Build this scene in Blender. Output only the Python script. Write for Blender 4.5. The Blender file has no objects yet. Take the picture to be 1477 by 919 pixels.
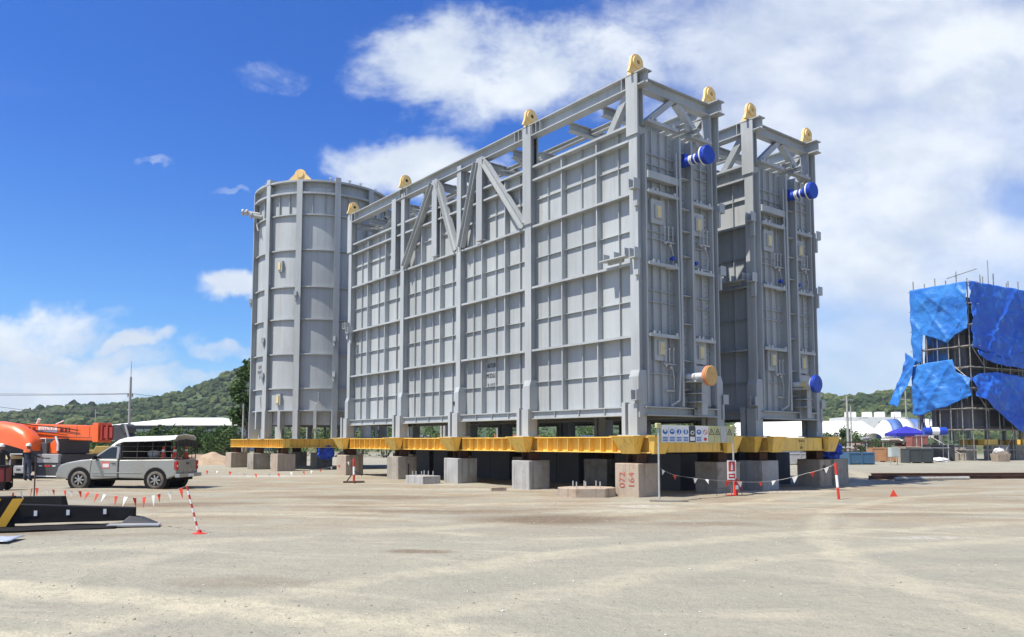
import bpy, bmesh, math, random
import numpy as np
from mathutils import Vector, Matrix, noise
R = math.radians
rnd = random.Random(7)
sc = bpy.context.scene
col = sc.collection

# ------------------------------------------------------------------ camera
EYE = 1.8
FPX = 1128.0                    # focal length in pixels of a 1477 px wide frame
PITCH = math.atan(83 / FPX)
cam = bpy.data.cameras.new('camera'); camo = bpy.data.objects.new('camera', cam); col.objects.link(camo)
cam.sensor_fit = 'HORIZONTAL'; cam.sensor_width = 36; cam.lens = 36 * FPX / 1477
cam.shift_y = (554 - 459.5) / 1477
cam.clip_start = 0.1; cam.clip_end = 20000
camo.location = (0, 0, EYE); camo.rotation_euler = (R(90) + PITCH, 0, 0)
sc.camera = camo

# ------------------------------------------------------------------ sun, sky, exposure
SUN_EL = R(61); SUN = Vector((-.878 * math.cos(SUN_EL), -.479 * math.cos(SUN_EL), math.sin(SUN_EL)))
sl = bpy.data.lights.new('sun', 'SUN'); so = bpy.data.objects.new('sun', sl); col.objects.link(so)
sl.energy = 4.9; sl.angle = R(0.53); sl.color = (1, .94, .84)
so.rotation_euler = SUN.to_track_quat('Z', 'Y').to_euler(); so.location = (-40, 5, 60)
sc.view_settings.view_transform = 'Standard'; sc.view_settings.look = 'None'
sc.view_settings.exposure = 0.52; sc.view_settings.gamma = 1; sc.view_settings.use_curve_mapping = False
try:
    sc.cycles.max_bounces = 6; sc.cycles.diffuse_bounces = 3; sc.cycles.glossy_bounces = 2; sc.cycles.volume_bounces = 0
    sc.cycles.volume_step_rate = 4
except Exception: pass

class NT:
    """small helper to write node graphs"""
    def __init__(s, tree): s.t = tree; s.n = tree.nodes; s.l = tree.links
    def put(s, sock, v):
        if v is None: return
        if isinstance(v, bpy.types.NodeSocket): s.l.new(v, sock)
        else: sock.default_value = v
    def math(s, op, a, b=None, c=None, clamp=False):
        n = s.n.new('ShaderNodeMath'); n.operation = op; n.use_clamp = clamp
        for i, v in enumerate((a, b, c)): s.put(n.inputs[i], v)
        return n.outputs[0]
    def vmath(s, op, a, b=None, scale=None):
        n = s.n.new('ShaderNodeVectorMath'); n.operation = op
        s.put(n.inputs[0], a); s.put(n.inputs[1], b)
        if scale is not None: s.put(n.inputs['Scale'], scale)
        return n.outputs['Value'] if op in ('LENGTH', 'DOT_PRODUCT', 'DISTANCE') else n.outputs[0]
    def noise(s, vec, scale, detail=4, rough=.55, dist=0, out=0):
        n = s.n.new('ShaderNodeTexNoise'); s.put(n.inputs['Vector'], vec)
        n.inputs['Scale'].default_value = scale; n.inputs['Detail'].default_value = detail
        n.inputs['Roughness'].default_value = rough; n.inputs['Distortion'].default_value = dist
        return n.outputs[out]
    def ramp(s, f, lo, hi, a=0., b=1., smooth=True):
        n = s.n.new('ShaderNodeMapRange'); n.interpolation_type = 'SMOOTHSTEP' if smooth else 'LINEAR'
        s.put(n.inputs[0], f)
        for i, v in enumerate((lo, hi, a, b)): s.put(n.inputs[i + 1], v)
        return n.outputs[0]
    def mix(s, f, a, b, mode='MIX'):
        n = s.n.new('ShaderNodeMix'); n.data_type = 'RGBA'; n.blend_type = mode
        s.put(n.inputs[0], f)
        for i, v in ((6, a), (7, b)):
            if isinstance(v, (tuple, list)): v = tuple(v) + (1,) * (4 - len(v))
            s.put(n.inputs[i], v)
        return n.outputs[2]
    def sep(s, v):
        n = s.n.new('ShaderNodeSeparateXYZ'); s.put(n.inputs[0], v); return n.outputs
    def comb(s, x, y, z):
        n = s.n.new('ShaderNodeCombineXYZ')
        for i, v in enumerate((x, y, z)): s.put(n.inputs[i], v)
        return n.outputs[0]

def pray(px, py):
    x = (px - 738.5) / FPX; y = (554 - py) / FPX
    return Vector((x, math.cos(PITCH) - y * math.sin(PITCH), math.sin(PITCH) + y * math.cos(PITCH)))

w = bpy.data.worlds.new('World'); sc.world = w; w.use_nodes = True
g = NT(w.node_tree); bg = g.n['Background']; bg.inputs['Strength'].default_value = 0.085
w.cycles.sampling_method = 'MANUAL'; w.cycles.sample_map_resolution = 512
sky = g.n.new('ShaderNodeTexSky'); sky.sky_type = 'NISHITA'; sky.sun_disc = False
sky.sun_elevation = SUN_EL; sky.sun_rotation = math.atan2(SUN.x, SUN.y); sky.altitude = 0
sky.air_density = 1.0; sky.dust_density = 0.2; sky.ozone_density = 5.0
tc = g.n.new('ShaderNodeTexCoord'); d = g.sep(tc.outputs['Generated'])
# gnomonic coordinates of the front half of the dome (X = x/y, Z = z/y): the cloud banks stand where the sky shows them
yy = g.math('MAXIMUM', g.math('ABSOLUTE', d[1]), 0.12)
X = g.math('DIVIDE', d[0], yy); Z = g.math('DIVIDE', d[2], yy)
base = g.comb(X, Z, 0.0)
warp = g.vmath('SCALE', g.vmath('SUBTRACT', g.noise(base, 4.5, 5, .62, out=1), (.5, .5, .5)), scale=.15)
wp = g.vmath('ADD', base, warp)
def blob(px, py, rx, ry, tilt=0, k=1.0):
    r = pray(px, py); cx, cz = r.x / r.y, r.z / r.y
    q = g.vmath('LENGTH', g.vmath('MULTIPLY', g.vmath('SUBTRACT', wp, (cx, cz, 0)), (FPX / rx, FPX / ry, 0)))
    return g.ramp(q, 1.25, .35, 0, k)
blobs = [(700, 100, 230, 100, 8, 1), (860, 90, 170, 90, 0, .8), (560, 110, 90, 60, 0, .6), (600, 240, 160, 60, 5, 1), (340, 405, 70, 26, 14, .95),
         (1250, 60, 460, 150, 0, .86), (1300, 300, 380, 230, 0, .95), (1130, 230, 280, 180, 0, .86), (1420, 100, 240, 150, 0, .97),
         (1250, 520, 330, 110, 0, .75), (40, 470, 150, 46, 0, .9), (60, 520, 230, 40, 0, .9), (185, 488, 70, 20, 10, .85),
         (330, 503, 75, 22, 0, .85), (90, 560, 300, 42, 0, .85), (300, 545, 120, 24, 0, .7), (395, 100, 75, 40, -15, .4), (240, 250, 34, 9, -10, .5),
         (330, 285, 34, 9, -8, .5), (155, 445, 40, 18, 0, .5), (1000, 30, 200, 80, 0, .6)]
dens = None
for b in blobs:
    q = blob(*b); dens = q if dens is None else g.math('MAXIMUM', dens, q)
hole = blob(1460, 292, 75, 60, 20, .6)
dens = g.math('SUBTRACT', dens, hole, clamp=True)
fb = g.noise(g.comb(X, g.math('MULTIPLY', Z, 1.5), 0.0), 7, 7, .64, .25)
wisp = g.ramp(g.noise(g.comb(g.math('MULTIPLY', X, .7), g.math('MULTIPLY', Z, 2.4), 3.3), 3, 4, .65), .60, .9, 0, .16)
soft = g.ramp(X, .02, .4)                                # the veil on the right is smoother than the heaps on the left
fbc = g.math('SUBTRACT', fb, .5)
heap = g.ramp(g.math('ADD', dens, g.math('MULTIPLY', fbc, 2.0)), .16, 1.05)
heap = g.math('MULTIPLY', heap, g.ramp(dens, .02, .3))
veil = g.math('ADD', g.math('MULTIPLY', dens, g.ramp(fb, .2, .6, .72, 1.04)), 0, clamp=True)
dens = g.math('ADD', g.mix(soft, heap, veil), wisp, clamp=True)
behind = g.ramp(g.noise(tc.outputs['Generated'], 2.2, 3, .6), .45, .62, 0, .85)
dens = g.math('MULTIPLY', g.mix(g.ramp(d[1], -.05, .12), behind, dens), .97)
dens = g.math('MAXIMUM', dens, g.ramp(d[2], .12, 0.0, 0, .55))                      # milky air low over the horizon
shade = g.ramp(g.noise(g.comb(X, g.math('MULTIPLY', Z, 1.7), 7.7), 6, 4, .6), .36, .66)
ccol = g.mix(shade, (5.9, 6.6, 7.6), (7.7, 8.2, 8.7))
skyc = g.mix(1.0, sky.outputs[0], g.mix(g.ramp(d[2], .05, .42), (.54, .96, 1.34), (.25, .69, 1.40)), 'MULTIPLY')    # deep tropical blue aloft
g.put(bg.inputs['Color'], g.mix(dens, skyc, ccol))

# ------------------------------------------------------------------ helpers
def tag(o, label=None, cat=None, group=None, kind=None):
    for k, v in (('label', label), ('category', cat), ('group', group), ('kind', kind)):
        if v: o[k] = v
    return o
def empty(name, loc=(0, 0, 0), rz=0, label=None, cat=None, group=None):
    o = bpy.data.objects.new(name, None); col.objects.link(o); o.location = loc; o.rotation_euler = (0, 0, rz); o.empty_display_size = .3
    return tag(o, label, cat, group)
def copy_tree(o, parent=None):
    c = o.copy(); col.objects.link(c); c.parent = parent
    for ch in list(o.children): copy_tree(ch, c)
    return c
V3 = Vector
class MB:
    def __init__(s, T=None): s.v = []; s.f = []; s.mi = []; s.T = T; s.cur = 0
    def add(s, vs, fs):
        k = len(s.v); s.v += [tuple(s.T(v)) if s.T else tuple(v) for v in vs]
        s.f += [tuple(i + k for i in f) for f in fs]; s.mi += [s.cur] * len(fs); return s
    def hexa(s, p):   # 0-3 bottom loop, 4-7 top loop
        return s.add(p, [(0, 3, 2, 1), (4, 5, 6, 7), (0, 1, 5, 4), (1, 2, 6, 5), (2, 3, 7, 6), (3, 0, 4, 7)])
    def box(s, a, b):
        (x0, y0, z0), (x1, y1, z1) = a, b
        return s.hexa([(x0, y0, z0), (x1, y0, z0), (x1, y1, z0), (x0, y1, z0), (x0, y0, z1), (x1, y0, z1), (x1, y1, z1), (x0, y1, z1)])
    def cbox(s, c, sz): return s.box([c[i] - sz[i] / 2 for i in range(3)], [c[i] + sz[i] / 2 for i in range(3)])
    def frame(s, p, q, up=(0, 0, 1)):
        p, q = V3(p), V3(q); d = (q - p).normalized(); u = V3(up)
        if abs(d.dot(u)) > .98: u = V3((1, 0, 0))
        sd = d.cross(u).normalized(); return p, q, d, sd, sd.cross(d).normalized()
    def bar(s, p, q, wd, ht, up=(0, 0, 1), off=(0, 0)):
        p, q, d, sd, u = s.frame(p, q, up); o = sd * off[0] + u * off[1]; a = sd * wd / 2; b = u * ht / 2; p = p + o; q = q + o
        return s.hexa([p - a - b, p + a - b, q + a - b, q - a - b, p - a + b, p + a + b, q + a + b, q - a + b])
    def ibar(s, p, q, wd, ht, up=(0, 0, 1), t=.03):
        s.bar(p, q, wd, t, up, (0, ht / 2 - t / 2)); s.bar(p, q, wd, t, up, (0, -ht / 2 + t / 2)); return s.bar(p, q, t * .8, ht - 2 * t, up)
    def tube(s, p, q, r, r2=None, n=12):
        p, q, d, sd, u = s.frame(p, q); r2 = r if r2 is None else r2
        vs = [c + (sd * math.cos(6.28318 * i / n) + u * math.sin(6.28318 * i / n)) * rr for c, rr in ((p, r), (q, r2)) for i in range(n)]
        return s.add(vs, [(i, (i + 1) % n, n + (i + 1) % n, n + i) for i in range(n)] + [tuple(range(n))[::-1], tuple(range(n, 2 * n))])
    def path(s, pts, r, n=6):
        for a, b in zip(pts, pts[1:]): s.tube(a, b, r, n=n)
        return s
    def lathe(s, c, ax, prof, n=20):   # prof: (distance along ax, radius)
        c = V3(c); ax = V3(ax).normalized(); _, _, d, sd, u = s.frame(c, c + ax)
        vs = []; m = len(prof)
        for h, r in prof:
            for i in range(n): vs.append(c + d * h + (sd * math.cos(6.28318 * i / n) + u * math.sin(6.28318 * i / n)) * max(r, 1e-4))
        fs = [(j * n + i, j * n + (i + 1) % n, (j + 1) * n + (i + 1) % n, (j + 1) * n + i) for j in range(m - 1) for i in range(n)]
        return s.add(vs, fs + [tuple(range(n))[::-1], tuple(range((m - 1) * n, m * n))])
    def ball(s, c, r, n=12, m=8, f=None):
        if not hasattr(r, '__len__'): r = (r, r, r)
        prof = []
        vs = []
        for j in range(m + 1):
            th = math.pi * j / m
            for i in range(n):
                ph = 6.28318 * i / n; k = f(th, ph) if f else 1
                vs.append((c[0] + r[0] * k * math.sin(th) * math.cos(ph), c[1] + r[1] * k * math.sin(th) * math.sin(ph), c[2] - r[2] * k * math.cos(th)))
        return s.add(vs, [(j * n + i, j * n + (i + 1) % n, (j + 1) * n + (i + 1) % n, (j + 1) * n + i) for j in range(m) for i in range(n)])
    def prism(s, poly, vec):
        n = len(poly); vec = V3(vec); vs = [V3(p) for p in poly] + [V3(p) + vec for p in poly]
        return s.add(vs, [tuple(range(n))[::-1], tuple(range(n, 2 * n))] + [(i, (i + 1) % n, n + (i + 1) % n, n + i) for i in range(n)])
    def build(s, name, mats, parent=None, smooth=False, bevel=0, seg=2, label=None):
        me = bpy.data.meshes.new(name); me.from_pydata(s.v, [], s.f)
        for m in (mats if isinstance(mats, (list, tuple)) else [mats]): me.materials.append(m)
        if max(s.mi, default=0): me.polygons.foreach_set('material_index', s.mi)
        b = bmesh.new(); b.from_mesh(me); bmesh.ops.remove_doubles(b, verts=b.verts, dist=1e-5) if smooth else None
        bmesh.ops.recalc_face_normals(b, faces=b.faces); b.to_mesh(me); b.free()
        if smooth: me.shade_smooth(); me.set_sharp_from_angle(angle=R(38))
        o = bpy.data.objects.new(name, me); col.objects.link(o); o.parent = parent
        if bevel:
            md = o.modifiers.new('bevel', 'BEVEL'); md.width = bevel; md.segments = seg; md.limit_method = 'ANGLE'; md.angle_limit = R(35); md.harden_normals = False
        if label: o['label'] = label
        return o

def mat(name, c, rough=.6, metal=0., var=.12, vs=1.5, bump=0., bs=20, dirt=None, dirt_amt=.5, dirt_scale=.8, stretch=(1, 1, 1), spec=.5, vcol=None, coat=0, trans=0, runs=None):
    m = bpy.data.materials.new(name); m.use_nodes = True; q = NT(m.node_tree); p = q.n['Principled BSDF']
    tcn = q.n.new('ShaderNodeTexCoord'); oi = q.n.new('ShaderNodeObjectInfo')
    co = q.vmath('ADD', q.vmath('MULTIPLY', tcn.outputs['Object'], stretch), q.vmath('SCALE', oi.outputs['Location'], scale=.37))
    n1 = q.noise(co, vs, 5, .6)
    lo = tuple(x * (1 - var) for x in c); hi = tuple(min(1, x * (1 + var)) for x in c)
    cc = q.mix(q.ramp(n1, .3, .7), lo, hi)
    if vcol: cc = q.mix(q.ramp(q.noise(co, vs * 4.3, 4, .6), .52, .62), cc, vcol)
    if dirt: cc = q.mix(q.math('MULTIPLY', q.ramp(q.noise(co, dirt_scale, 6, .68), .48, .72), dirt_amt), cc, dirt)
    if runs:
        rn = q.noise(q.vmath('MULTIPLY', co, (5, 5, .16)), 1.4, 5, .7)
        cc = q.mix(q.math('MULTIPLY', q.ramp(rn, .5, .68), runs[3]), cc, runs[:3])
    q.put(p.inputs['Base Color'], cc)
    q.put(p.inputs['Roughness'], q.ramp(n1, .2, .8, max(.03, rough - .08), min(1, rough + .08)))
    p.inputs['Metallic'].default_value = metal; p.inputs['Specular IOR Level'].default_value = spec
    if coat: p.inputs['Coat Weight'].default_value = coat
    if trans: p.inputs['Transmission Weight'].default_value = trans
    if bump:
        bn = q.n.new('ShaderNodeBump'); bn.inputs['Strength'].default_value = 1; bn.inputs['Distance'].default_value = bump
        q.put(bn.inputs['Height'], q.noise(co, bs, 5, .6)); q.put(p.inputs['Normal'], bn.outputs[0])
    return m

M = {}
M['steel'] = mat('grey_steel_paint', (.375, .398, .402), .5, var=.11, vs=.7, runs=(.25, .22, .185, .35), dirt=(.30, .29, .27), dirt_amt=.3, dirt_scale=.45, stretch=(1, 1, .35), bump=.004, bs=2.2)
M['steel_d'] = mat('grey_steel_casing', (.382, .408, .414), .55, var=.13, vs=.45, runs=(.26, .235, .205, .4), dirt=(.30, .285, .26), dirt_amt=.35, dirt_scale=.6, stretch=(1, 1, .3), bump=.011, bs=1.5)
M['steel_e'] = mat('grey_steel_primer_end', (.385, .405, .415), .55, var=.1, vs=.6, runs=(.22, .195, .17, .4), dirt=(.24, .235, .225), dirt_amt=.35, stretch=(1, 1, .4))
M['hatch'] = mat('hatch_yellow_sticker', (.62, .52, .26), .5)
M['yellow'] = mat('yellow_girder_paint', (.86, .56, .115), .5, var=.08, vs=.8, runs=(.33, .17, .05, .5), dirt=(.48, .33, .14), dirt_amt=.5, dirt_scale=1.6)
M['lug'] = mat('pale_yellow_lug_paint', (.83, .59, .24), .5, var=.08, dirt=(.5, .26, .08), dirt_amt=.5, dirt_scale=3)
M['rust'] = mat('rusty_brown_steel', (.085, .04, .025), .8, var=.35, vs=3)
M['conc_l'] = mat('pale_grey_concrete', (.365, .365, .35), .85, var=.12, vs=1.3, bump=.01, bs=9, runs=(.16, .12, .09, .6), dirt=(.25, .21, .16), dirt_amt=.8, dirt_scale=1.1)
M['conc_b'] = mat('brown_stained_concrete', (.40, .33, .255), .88, var=.14, vs=1.5, bump=.012, bs=9, runs=(.16, .10, .07, .5), dirt=(.26, .17, .11), dirt_amt=.8, dirt_scale=1.5)
M['conc_g'] = mat('weathered_grey_concrete', (.33, .30, .25), .88, var=.12, vs=1.4, bump=.012, bs=9, runs=(.12, .09, .07, .6), dirt=(.2, .15, .11), dirt_amt=.85, dirt_scale=1.5)
M['blue_wrap'] = mat('blue_plastic_wrap', (.012, .055, .42), .38, var=.2, vs=6, bump=.03, bs=14)
M['white'] = mat('white_paint', (.78, .78, .76), .5, var=.05)
M['white_tape'] = mat('white_tape', (.75, .73, .66), .5, var=.05)
M['orange_cap'] = mat('orange_yellow_cap', (.56, .35, .12), .6, var=.15, vs=4)
M['orange_rim'] = mat('orange_rim', (.58, .23, .11), .5, var=.1)
M['galv'] = mat('galvanised_steel', (.47, .47, .45), .45, .4, var=.15, vs=4)
M['black'] = mat('black_rubber', (.012, .012, .013), .8, var=.25, vs=4, spec=.2)
M['pipe'] = mat('pale_pipe_paint', (.55, .56, .56), .45, var=.06)
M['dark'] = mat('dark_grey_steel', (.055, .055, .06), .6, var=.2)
M['red'] = mat('red_paint', (.55, .035, .02), .5, var=.12)
M['flag_r'] = mat('red_flag_plastic', (.68, .06, .025), .55, var=.08)
M['flag_w'] = mat('white_flag_plastic', (.74, .72, .66), .55, var=.05)
M['ink'] = mat('black_stencil_ink', (.03, .03, .035), .7, var=.05)
M['redink'] = mat('red_spray_paint', (.42, .09, .06), .7, var=.2, vs=6)
M['ora'] = mat('orange_machine_paint', (.84, .13, .022), .35, var=.06, coat=.4)
M['grey_m'] = mat('machine_grey_paint', (.33, .33, .33), .5, var=.12)
M['tyre'] = mat('dusty_tyre', (.15, .13, .105), .9, var=.25, vs=8, dirt=(.3, .26, .2), dirt_amt=.5, dirt_scale=3)
M['sign_blue'] = mat('sign_blue', (.02, .13, .42), .4, var=.05)
M['sign_yel'] = mat('sign_faded_yellow', (.52, .50, .24), .5, var=.1)
M['tarp'] = None
# ------------------------------------------------------------------ ground
def ground_material():
    m = bpy.data.materials.new('compacted_gravel_yard'); m.use_nodes = True; q = NT(m.node_tree); p = q.n['Principled BSDF']
    co = q.n.new('ShaderNodeTexCoord').outputs['Object']; s = q.sep(co)
    n1 = q.noise(co, .09, 6, .6); n2 = q.noise(co, .55, 6, .62); n3 = q.noise(co, 5, 5, .65); n4 = q.noise(co, 38, 3, .7); n6 = q.noise(co, 13, 4, .7)
    c = q.mix(q.ramp(n1, .35, .65), (.308, .295, .226), (.285, .278, .222))
    c = q.mix(q.math('MULTIPLY', q.ramp(n2, .42, .68), .55), c, (.37, .345, .258))
    c = q.mix(q.math('MULTIPLY', q.ramp(n3, .48, .7), .5), c, (.25, .228, .187))
    n5 = q.noise(q.vmath('MULTIPLY', co, (.35, 1, 1)), 1.3, 5, .7)
    c = q.mix(q.math('MULTIPLY', q.ramp(n5, .5, .68), .5), c, (.262, .243, .207))
    # brown trampled belt in front of the blocks
    belt = q.math('MULTIPLY', q.ramp(s[1], 13, 21), q.ramp(s[1], 60, 33))
    st = q.noise(q.comb(q.math('MULTIPLY', s[0], .6), s[1], 0), .6, 7, .7)
    c = q.mix(q.math('MULTIPLY', q.math('MULTIPLY', belt, q.ramp(st, .38, .58)), .7), c, (.27, .2, .125))
    c = q.mix(q.math('MULTIPLY', q.math('MULTIPLY', belt, q.ramp(st, .58, .7)), .6), c, (.16, .112, .068))
    # wheel tracks: sweeps of many fine concentric streaks, and a few broad bands of pale fines
    wn = q.vmath('SCALE', q.vmath('SUBTRACT', q.noise(co, .5, 4, .6, out=1), (.5, .5, .5)), scale=.8)
    cw = q.vmath('ADD', co, wn); hgt = n3; fine = q.ramp(q.noise(co, 2.6, 5, .7), .36, .6, .35, 1); flat = q.vmath('MULTIPLY', cw, (1, 1, 0)); patch = q.noise(co, .3, 4, .6)
    for (cx, cy, fr, seed, lo_, hi_, amt) in ((-13, -14.5, 1.5, 1, .40, .62, .8), (5, -60, 1.0, 2, .55, .38, .8), (24, 6, 1.4, 3, .5, .66, .6)):
        r = q.vmath('DISTANCE', flat, (cx, cy, 0))
        sn = q.noise(q.comb(q.math('MULTIPLY', r, fr), q.math('MULTIPLY', s[0], .07), q.math('ADD', q.math('MULTIPLY', s[1], .05), seed * 7.3)), 1.0, 6, .66)
        k = q.math('MULTIPLY', q.ramp(patch, lo_, hi_), amt)
        c = q.mix(q.math('MULTIPLY', q.ramp(sn, .53, .66), k), c, (.425, .385, .29)); c = q.mix(q.math('MULTIPLY', q.ramp(sn, .47, .34), q.math('MULTIPLY', k, .7)), c, (.235, .222, .185))
        hgt = q.math('ADD', hgt, q.math('MULTIPLY', q.math('MULTIPLY', sn, k), 1.1))
    for (cx, cy, r, wd, amt, seed) in ((-13, -14.5, 25.2, .5, 1.0, 1), (-13, -14.5, 23.4, .35, .75, 2), (17, -9, 27, .5, .6, 3), (17, -9, 24.8, .45, .5, 4), (5, -60, 80.5, .6, .6, 6), (5, -60, 83, .5, .5, 7), (-30, 60, 52, .6, .5, 8), (26, 9, 21, .4, .5, 10)):
        dd = q.math('ABSOLUTE', q.math('SUBTRACT', q.vmath('DISTANCE', flat, (cx, cy, 0)), r))
        k = q.math('MULTIPLY', q.ramp(dd, wd, wd * .3), q.ramp(patch, .27 + .03 * (seed % 3), .5, .15, amt)); k = q.math('MULTIPLY', k, fine)
        c = q.mix(k, c, (.465, .425, .31)); hgt = q.math('ADD', hgt, q.math('MULTIPLY', k, .35))
    # damp / oily spots
    for (x, y, rx, ry, a) in ((-1.5, 13.0, .75, .32, .8), (1.0, 18.3, 2.3, 1.6, .95), (-1.5, 20.5, 3.5, .9, .7), (4.2, 17.3, 1.6, .6, .5), (9.5, 19.5, 2.6, .6, .5), (-4.5, 25.5, 4, 1.1, .7), (-9.5, 22.5, 3.2, 1.3, .7), (-5.6, 21.8, 2.2, .6, .5), (6, 20.5, 1.9, .5, .35), (-3.5, 10.2, 1.3, .5, .35), (-7.2, 15.2, 1.2, .5, .4), (-10, 15.6, 2, .8, .6)):
        dd = q.vmath('LENGTH', q.vmath('MULTIPLY', q.vmath('SUBTRACT', cw, (x, y, 0)), (1 / rx, 1 / ry, 0)))
        c = q.mix(q.math('MULTIPLY', q.ramp(dd, 1.15, .35), q.math('MULTIPLY', q.ramp(n3, .2, .6, .5, 1), a)), c, (.155, .112, .072))
    # pale crushed stone round the block row
    for (x, y, rx, ry, a) in ((3.5, 21.9, 1.2, .5, .8), (12.4, 33, 3, .8, .9), (-13, 41, 3.4, 1.4, .9), (9, 28.5, 3, .8, .8), (8, 15, 1, .3, .6), (-3.3, 33.4, 1.5, .6, .7), (-2, 30, 6, 1, .35)):
        dd = q.vmath('LENGTH', q.vmath('MULTIPLY', q.vmath('SUBTRACT', cw, (x, y, 0)), (1 / rx, 1 / ry, 0)))
        c = q.mix(q.math('MULTIPLY', q.ramp(dd, 1.2, .3), q.math('MULTIPLY', q.ramp(n3, .35, .6), a)), c, (.52, .495, .44))
    c = q.mix(q.math('MULTIPLY', q.ramp(n4, .56, .7), .55), c, (.21, .195, .168))
    c = q.mix(q.math('MULTIPLY', q.ramp(n4, .42, .28), .5), c, (.45, .43, .385))
    c = q.mix(q.math('MULTIPLY', q.ramp(n6, .54, .68), .45), c, (.215, .2, .17)); c = q.mix(q.math('MULTIPLY', q.ramp(n6, .44, .32), .35), c, (.41, .39, .315))
    far = q.ramp(q.vmath('LENGTH', co), 90, 170)
    c = q.mix(far, c, q.mix(q.ramp(q.noise(co, .03, 5, .6), .4, .6), (.07, .1, .03), (.16, .14, .07)))
    q.put(p.inputs['Base Color'], c); p.inputs['Roughness'].default_value = .95; p.inputs['Specular IOR Level'].default_value = .2
    bn = q.n.new('ShaderNodeBump'); bn.inputs['Distance'].default_value = .045; bn.inputs['Strength'].default_value = .8
    q.put(bn.inputs['Height'], q.math('ADD', q.math('ADD', hgt, q.math('ADD', q.math('MULTIPLY', n4, .35), q.math('MULTIPLY', n6, .6))), q.math('MULTIPLY', n2, .6))); q.put(p.inputs['Normal'], bn.outputs[0])
    return m
def ground_z(x, y):
    d = math.hypot(x, y)
    k = 1 if d < 60 else max(0, 1 - (d - 60) / 40)
    return k * (.035 * noise.noise((x * .22, y * .22, 0)) + .016 * noise.noise((x * .9, y * .9, 4)) + .007 * noise.noise((x * 3.1, y * 3.1, 9)))
xs = sorted(set([-2000, -1000, -600, -300, -150, -90] + list(np.arange(-60, 60.1, 1.0)) + list(np.arange(-18, 18, .2).round(2)) + [90, 150, 300, 600, 1000, 2000]))
ys = sorted(set([-600, -400, -100, -40, -15, -5] + list(np.arange(-2, 90, 1.0)) + list(np.arange(3, 26, .2).round(2)) + [110, 150, 250, 400, 700, 1200, 2200]))
gb = MB(); nx = len(xs)
gb.v = [(float(x), float(y), ground_z(x, y)) for y in ys for x in xs]
gb.f = [(j * nx + i, j * nx + i + 1, (j + 1) * nx + i + 1, (j + 1) * nx + i) for j in range(len(ys) - 1) for i in range(nx - 1)]; gb.mi = [0] * len(gb.f)
go = gb.build('ground', ground_material(), smooth=True); tag(go, 'pale compacted gravel yard with wheel tracks', 'ground', kind='structure')

# loose stones
pb = MB()
for i in range(9000):
    if i < 6000:
        y = 5.5 + 24 * rnd.random() ** 2.2; x = (rnd.random() - .5) * (y * 1.45 + 2)
    elif i < 7400:
        y = 20 + 20 * rnd.random(); x = -.62 / .787 * (y - 25) + 3 + rnd.gauss(0, 2.0)
    elif i < 8200:
        t = rnd.random() * 14; x = 5 + t * .787 + rnd.gauss(0, .8); y = 25.2 + t * .617 + rnd.gauss(0, .9)
    else:
        y = 12 + 40 * rnd.random(); x = (rnd.random() - .5) * y * 1.4
    r = .004 + .018 * rnd.random() ** 5 + (.02 if rnd.random() < .003 else 0)
    z = ground_z(x, y)
    a = [rnd.uniform(.6, 1.2) for _ in range(6)]
    pb.cur = rnd.choice((0, 0, 1, 2))
    k = len(pb.v)
    pb.add([(x + r * a[0], y, z + r * .2), (x, y + r * a[1], z + r * .3), (x - r * a[2], y, z + r * .25), (x, y - r * a[3], z + r * .2), (x + r * .2, y, z + r * a[4] * .9), (x, y, z - .02)],
           [(0, 1, 4), (1, 2, 4), (2, 3, 4), (3, 0, 4), (1, 0, 5), (2, 1, 5), (3, 2, 5), (0, 3, 5)])
po = pb.build('gravel', [mat('stone_a', (.36, .335, .28), .9), mat('stone_b', (.48, .455, .4), .9), mat('stone_c', (.24, .21, .17), .9)])
tag(po, 'loose pale and brown stones scattered on the yard', 'gravel', kind='stuff')

# ------------------------------------------------------------------ hills and far forest
def hill_h(x, y):
    a = math.degrees(math.atan2(x, y)); d = math.hypot(x, y)
    # crest height seen as angle over the eye, by azimuth
    pts = [(-60, 8), (-40, 12), (-33.5, 29), (-31, 36), (-29, 41), (-27, 41), (-24.5, 52), (-22.5, 64), (-19, 96), (-14, 125), (-6, 110), (4, 80), (14, 62), (21, 56), (23, 52), (25, 57), (27, 63), (31, 62), (34, 52), (45, 40), (60, 20)]
    h = np.interp(a, [q[0] for q in pts], [q[1] for q in pts])
    if d < 420: t = 0
    elif d < 800: t = (d - 420) / 380
    else: t = max(0, 1 - (d - 800) / 700)
    t = t * t * (3 - 2 * t)
    return h * t * 800 / 1128 * (1 + .06 * noise.noise((x * .006, y * .006, 1))) + 5 * t * noise.noise((x * .02, y * .02, 2)) + t * 1.5 - (1 - min(1, t * 8)) * .6
hb = MB(); na, nd = 150, 40
for j in range(nd):
    d_ = 380 + (1500 - 380) * (j / (nd - 1)) ** 1.4
    for i in range(na):
        a_ = R(-62 + 124 * i / (na - 1)); x, y = d_ * math.sin(a_), d_ * math.cos(a_); hb.v.append((x, y, hill_h(x, y)))
hb.f = [(j * na + i, j * na + i + 1, (j + 1) * na + i + 1, (j + 1) * na + i) for j in range(nd - 1) for i in range(na - 1)]; hb.mi = [0] * len(hb.f)
ho = hb.build('hills', mat('hill_undergrowth', (.045, .075, .022), .95, var=.4, vs=.03, dirt=(.10, .11, .04), dirt_scale=.02), smooth=True); tag(ho, 'low green wooded hills behind the yard', 'hills', kind='structure')
def leaf_mat(name, c, var=.45, vs=.25):
    m = mat(name, c, .75, var=var, vs=vs, spec=.25, vcol=tuple(min(1, x * 1.5) for x in c)); return m
M['leaf'] = leaf_mat('dark_green_leaves', (.045, .085, .022), vs=.9)
M['leaf2'] = leaf_mat('fresh_green_leaves', (.075, .125, .03), vs=.9)
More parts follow.
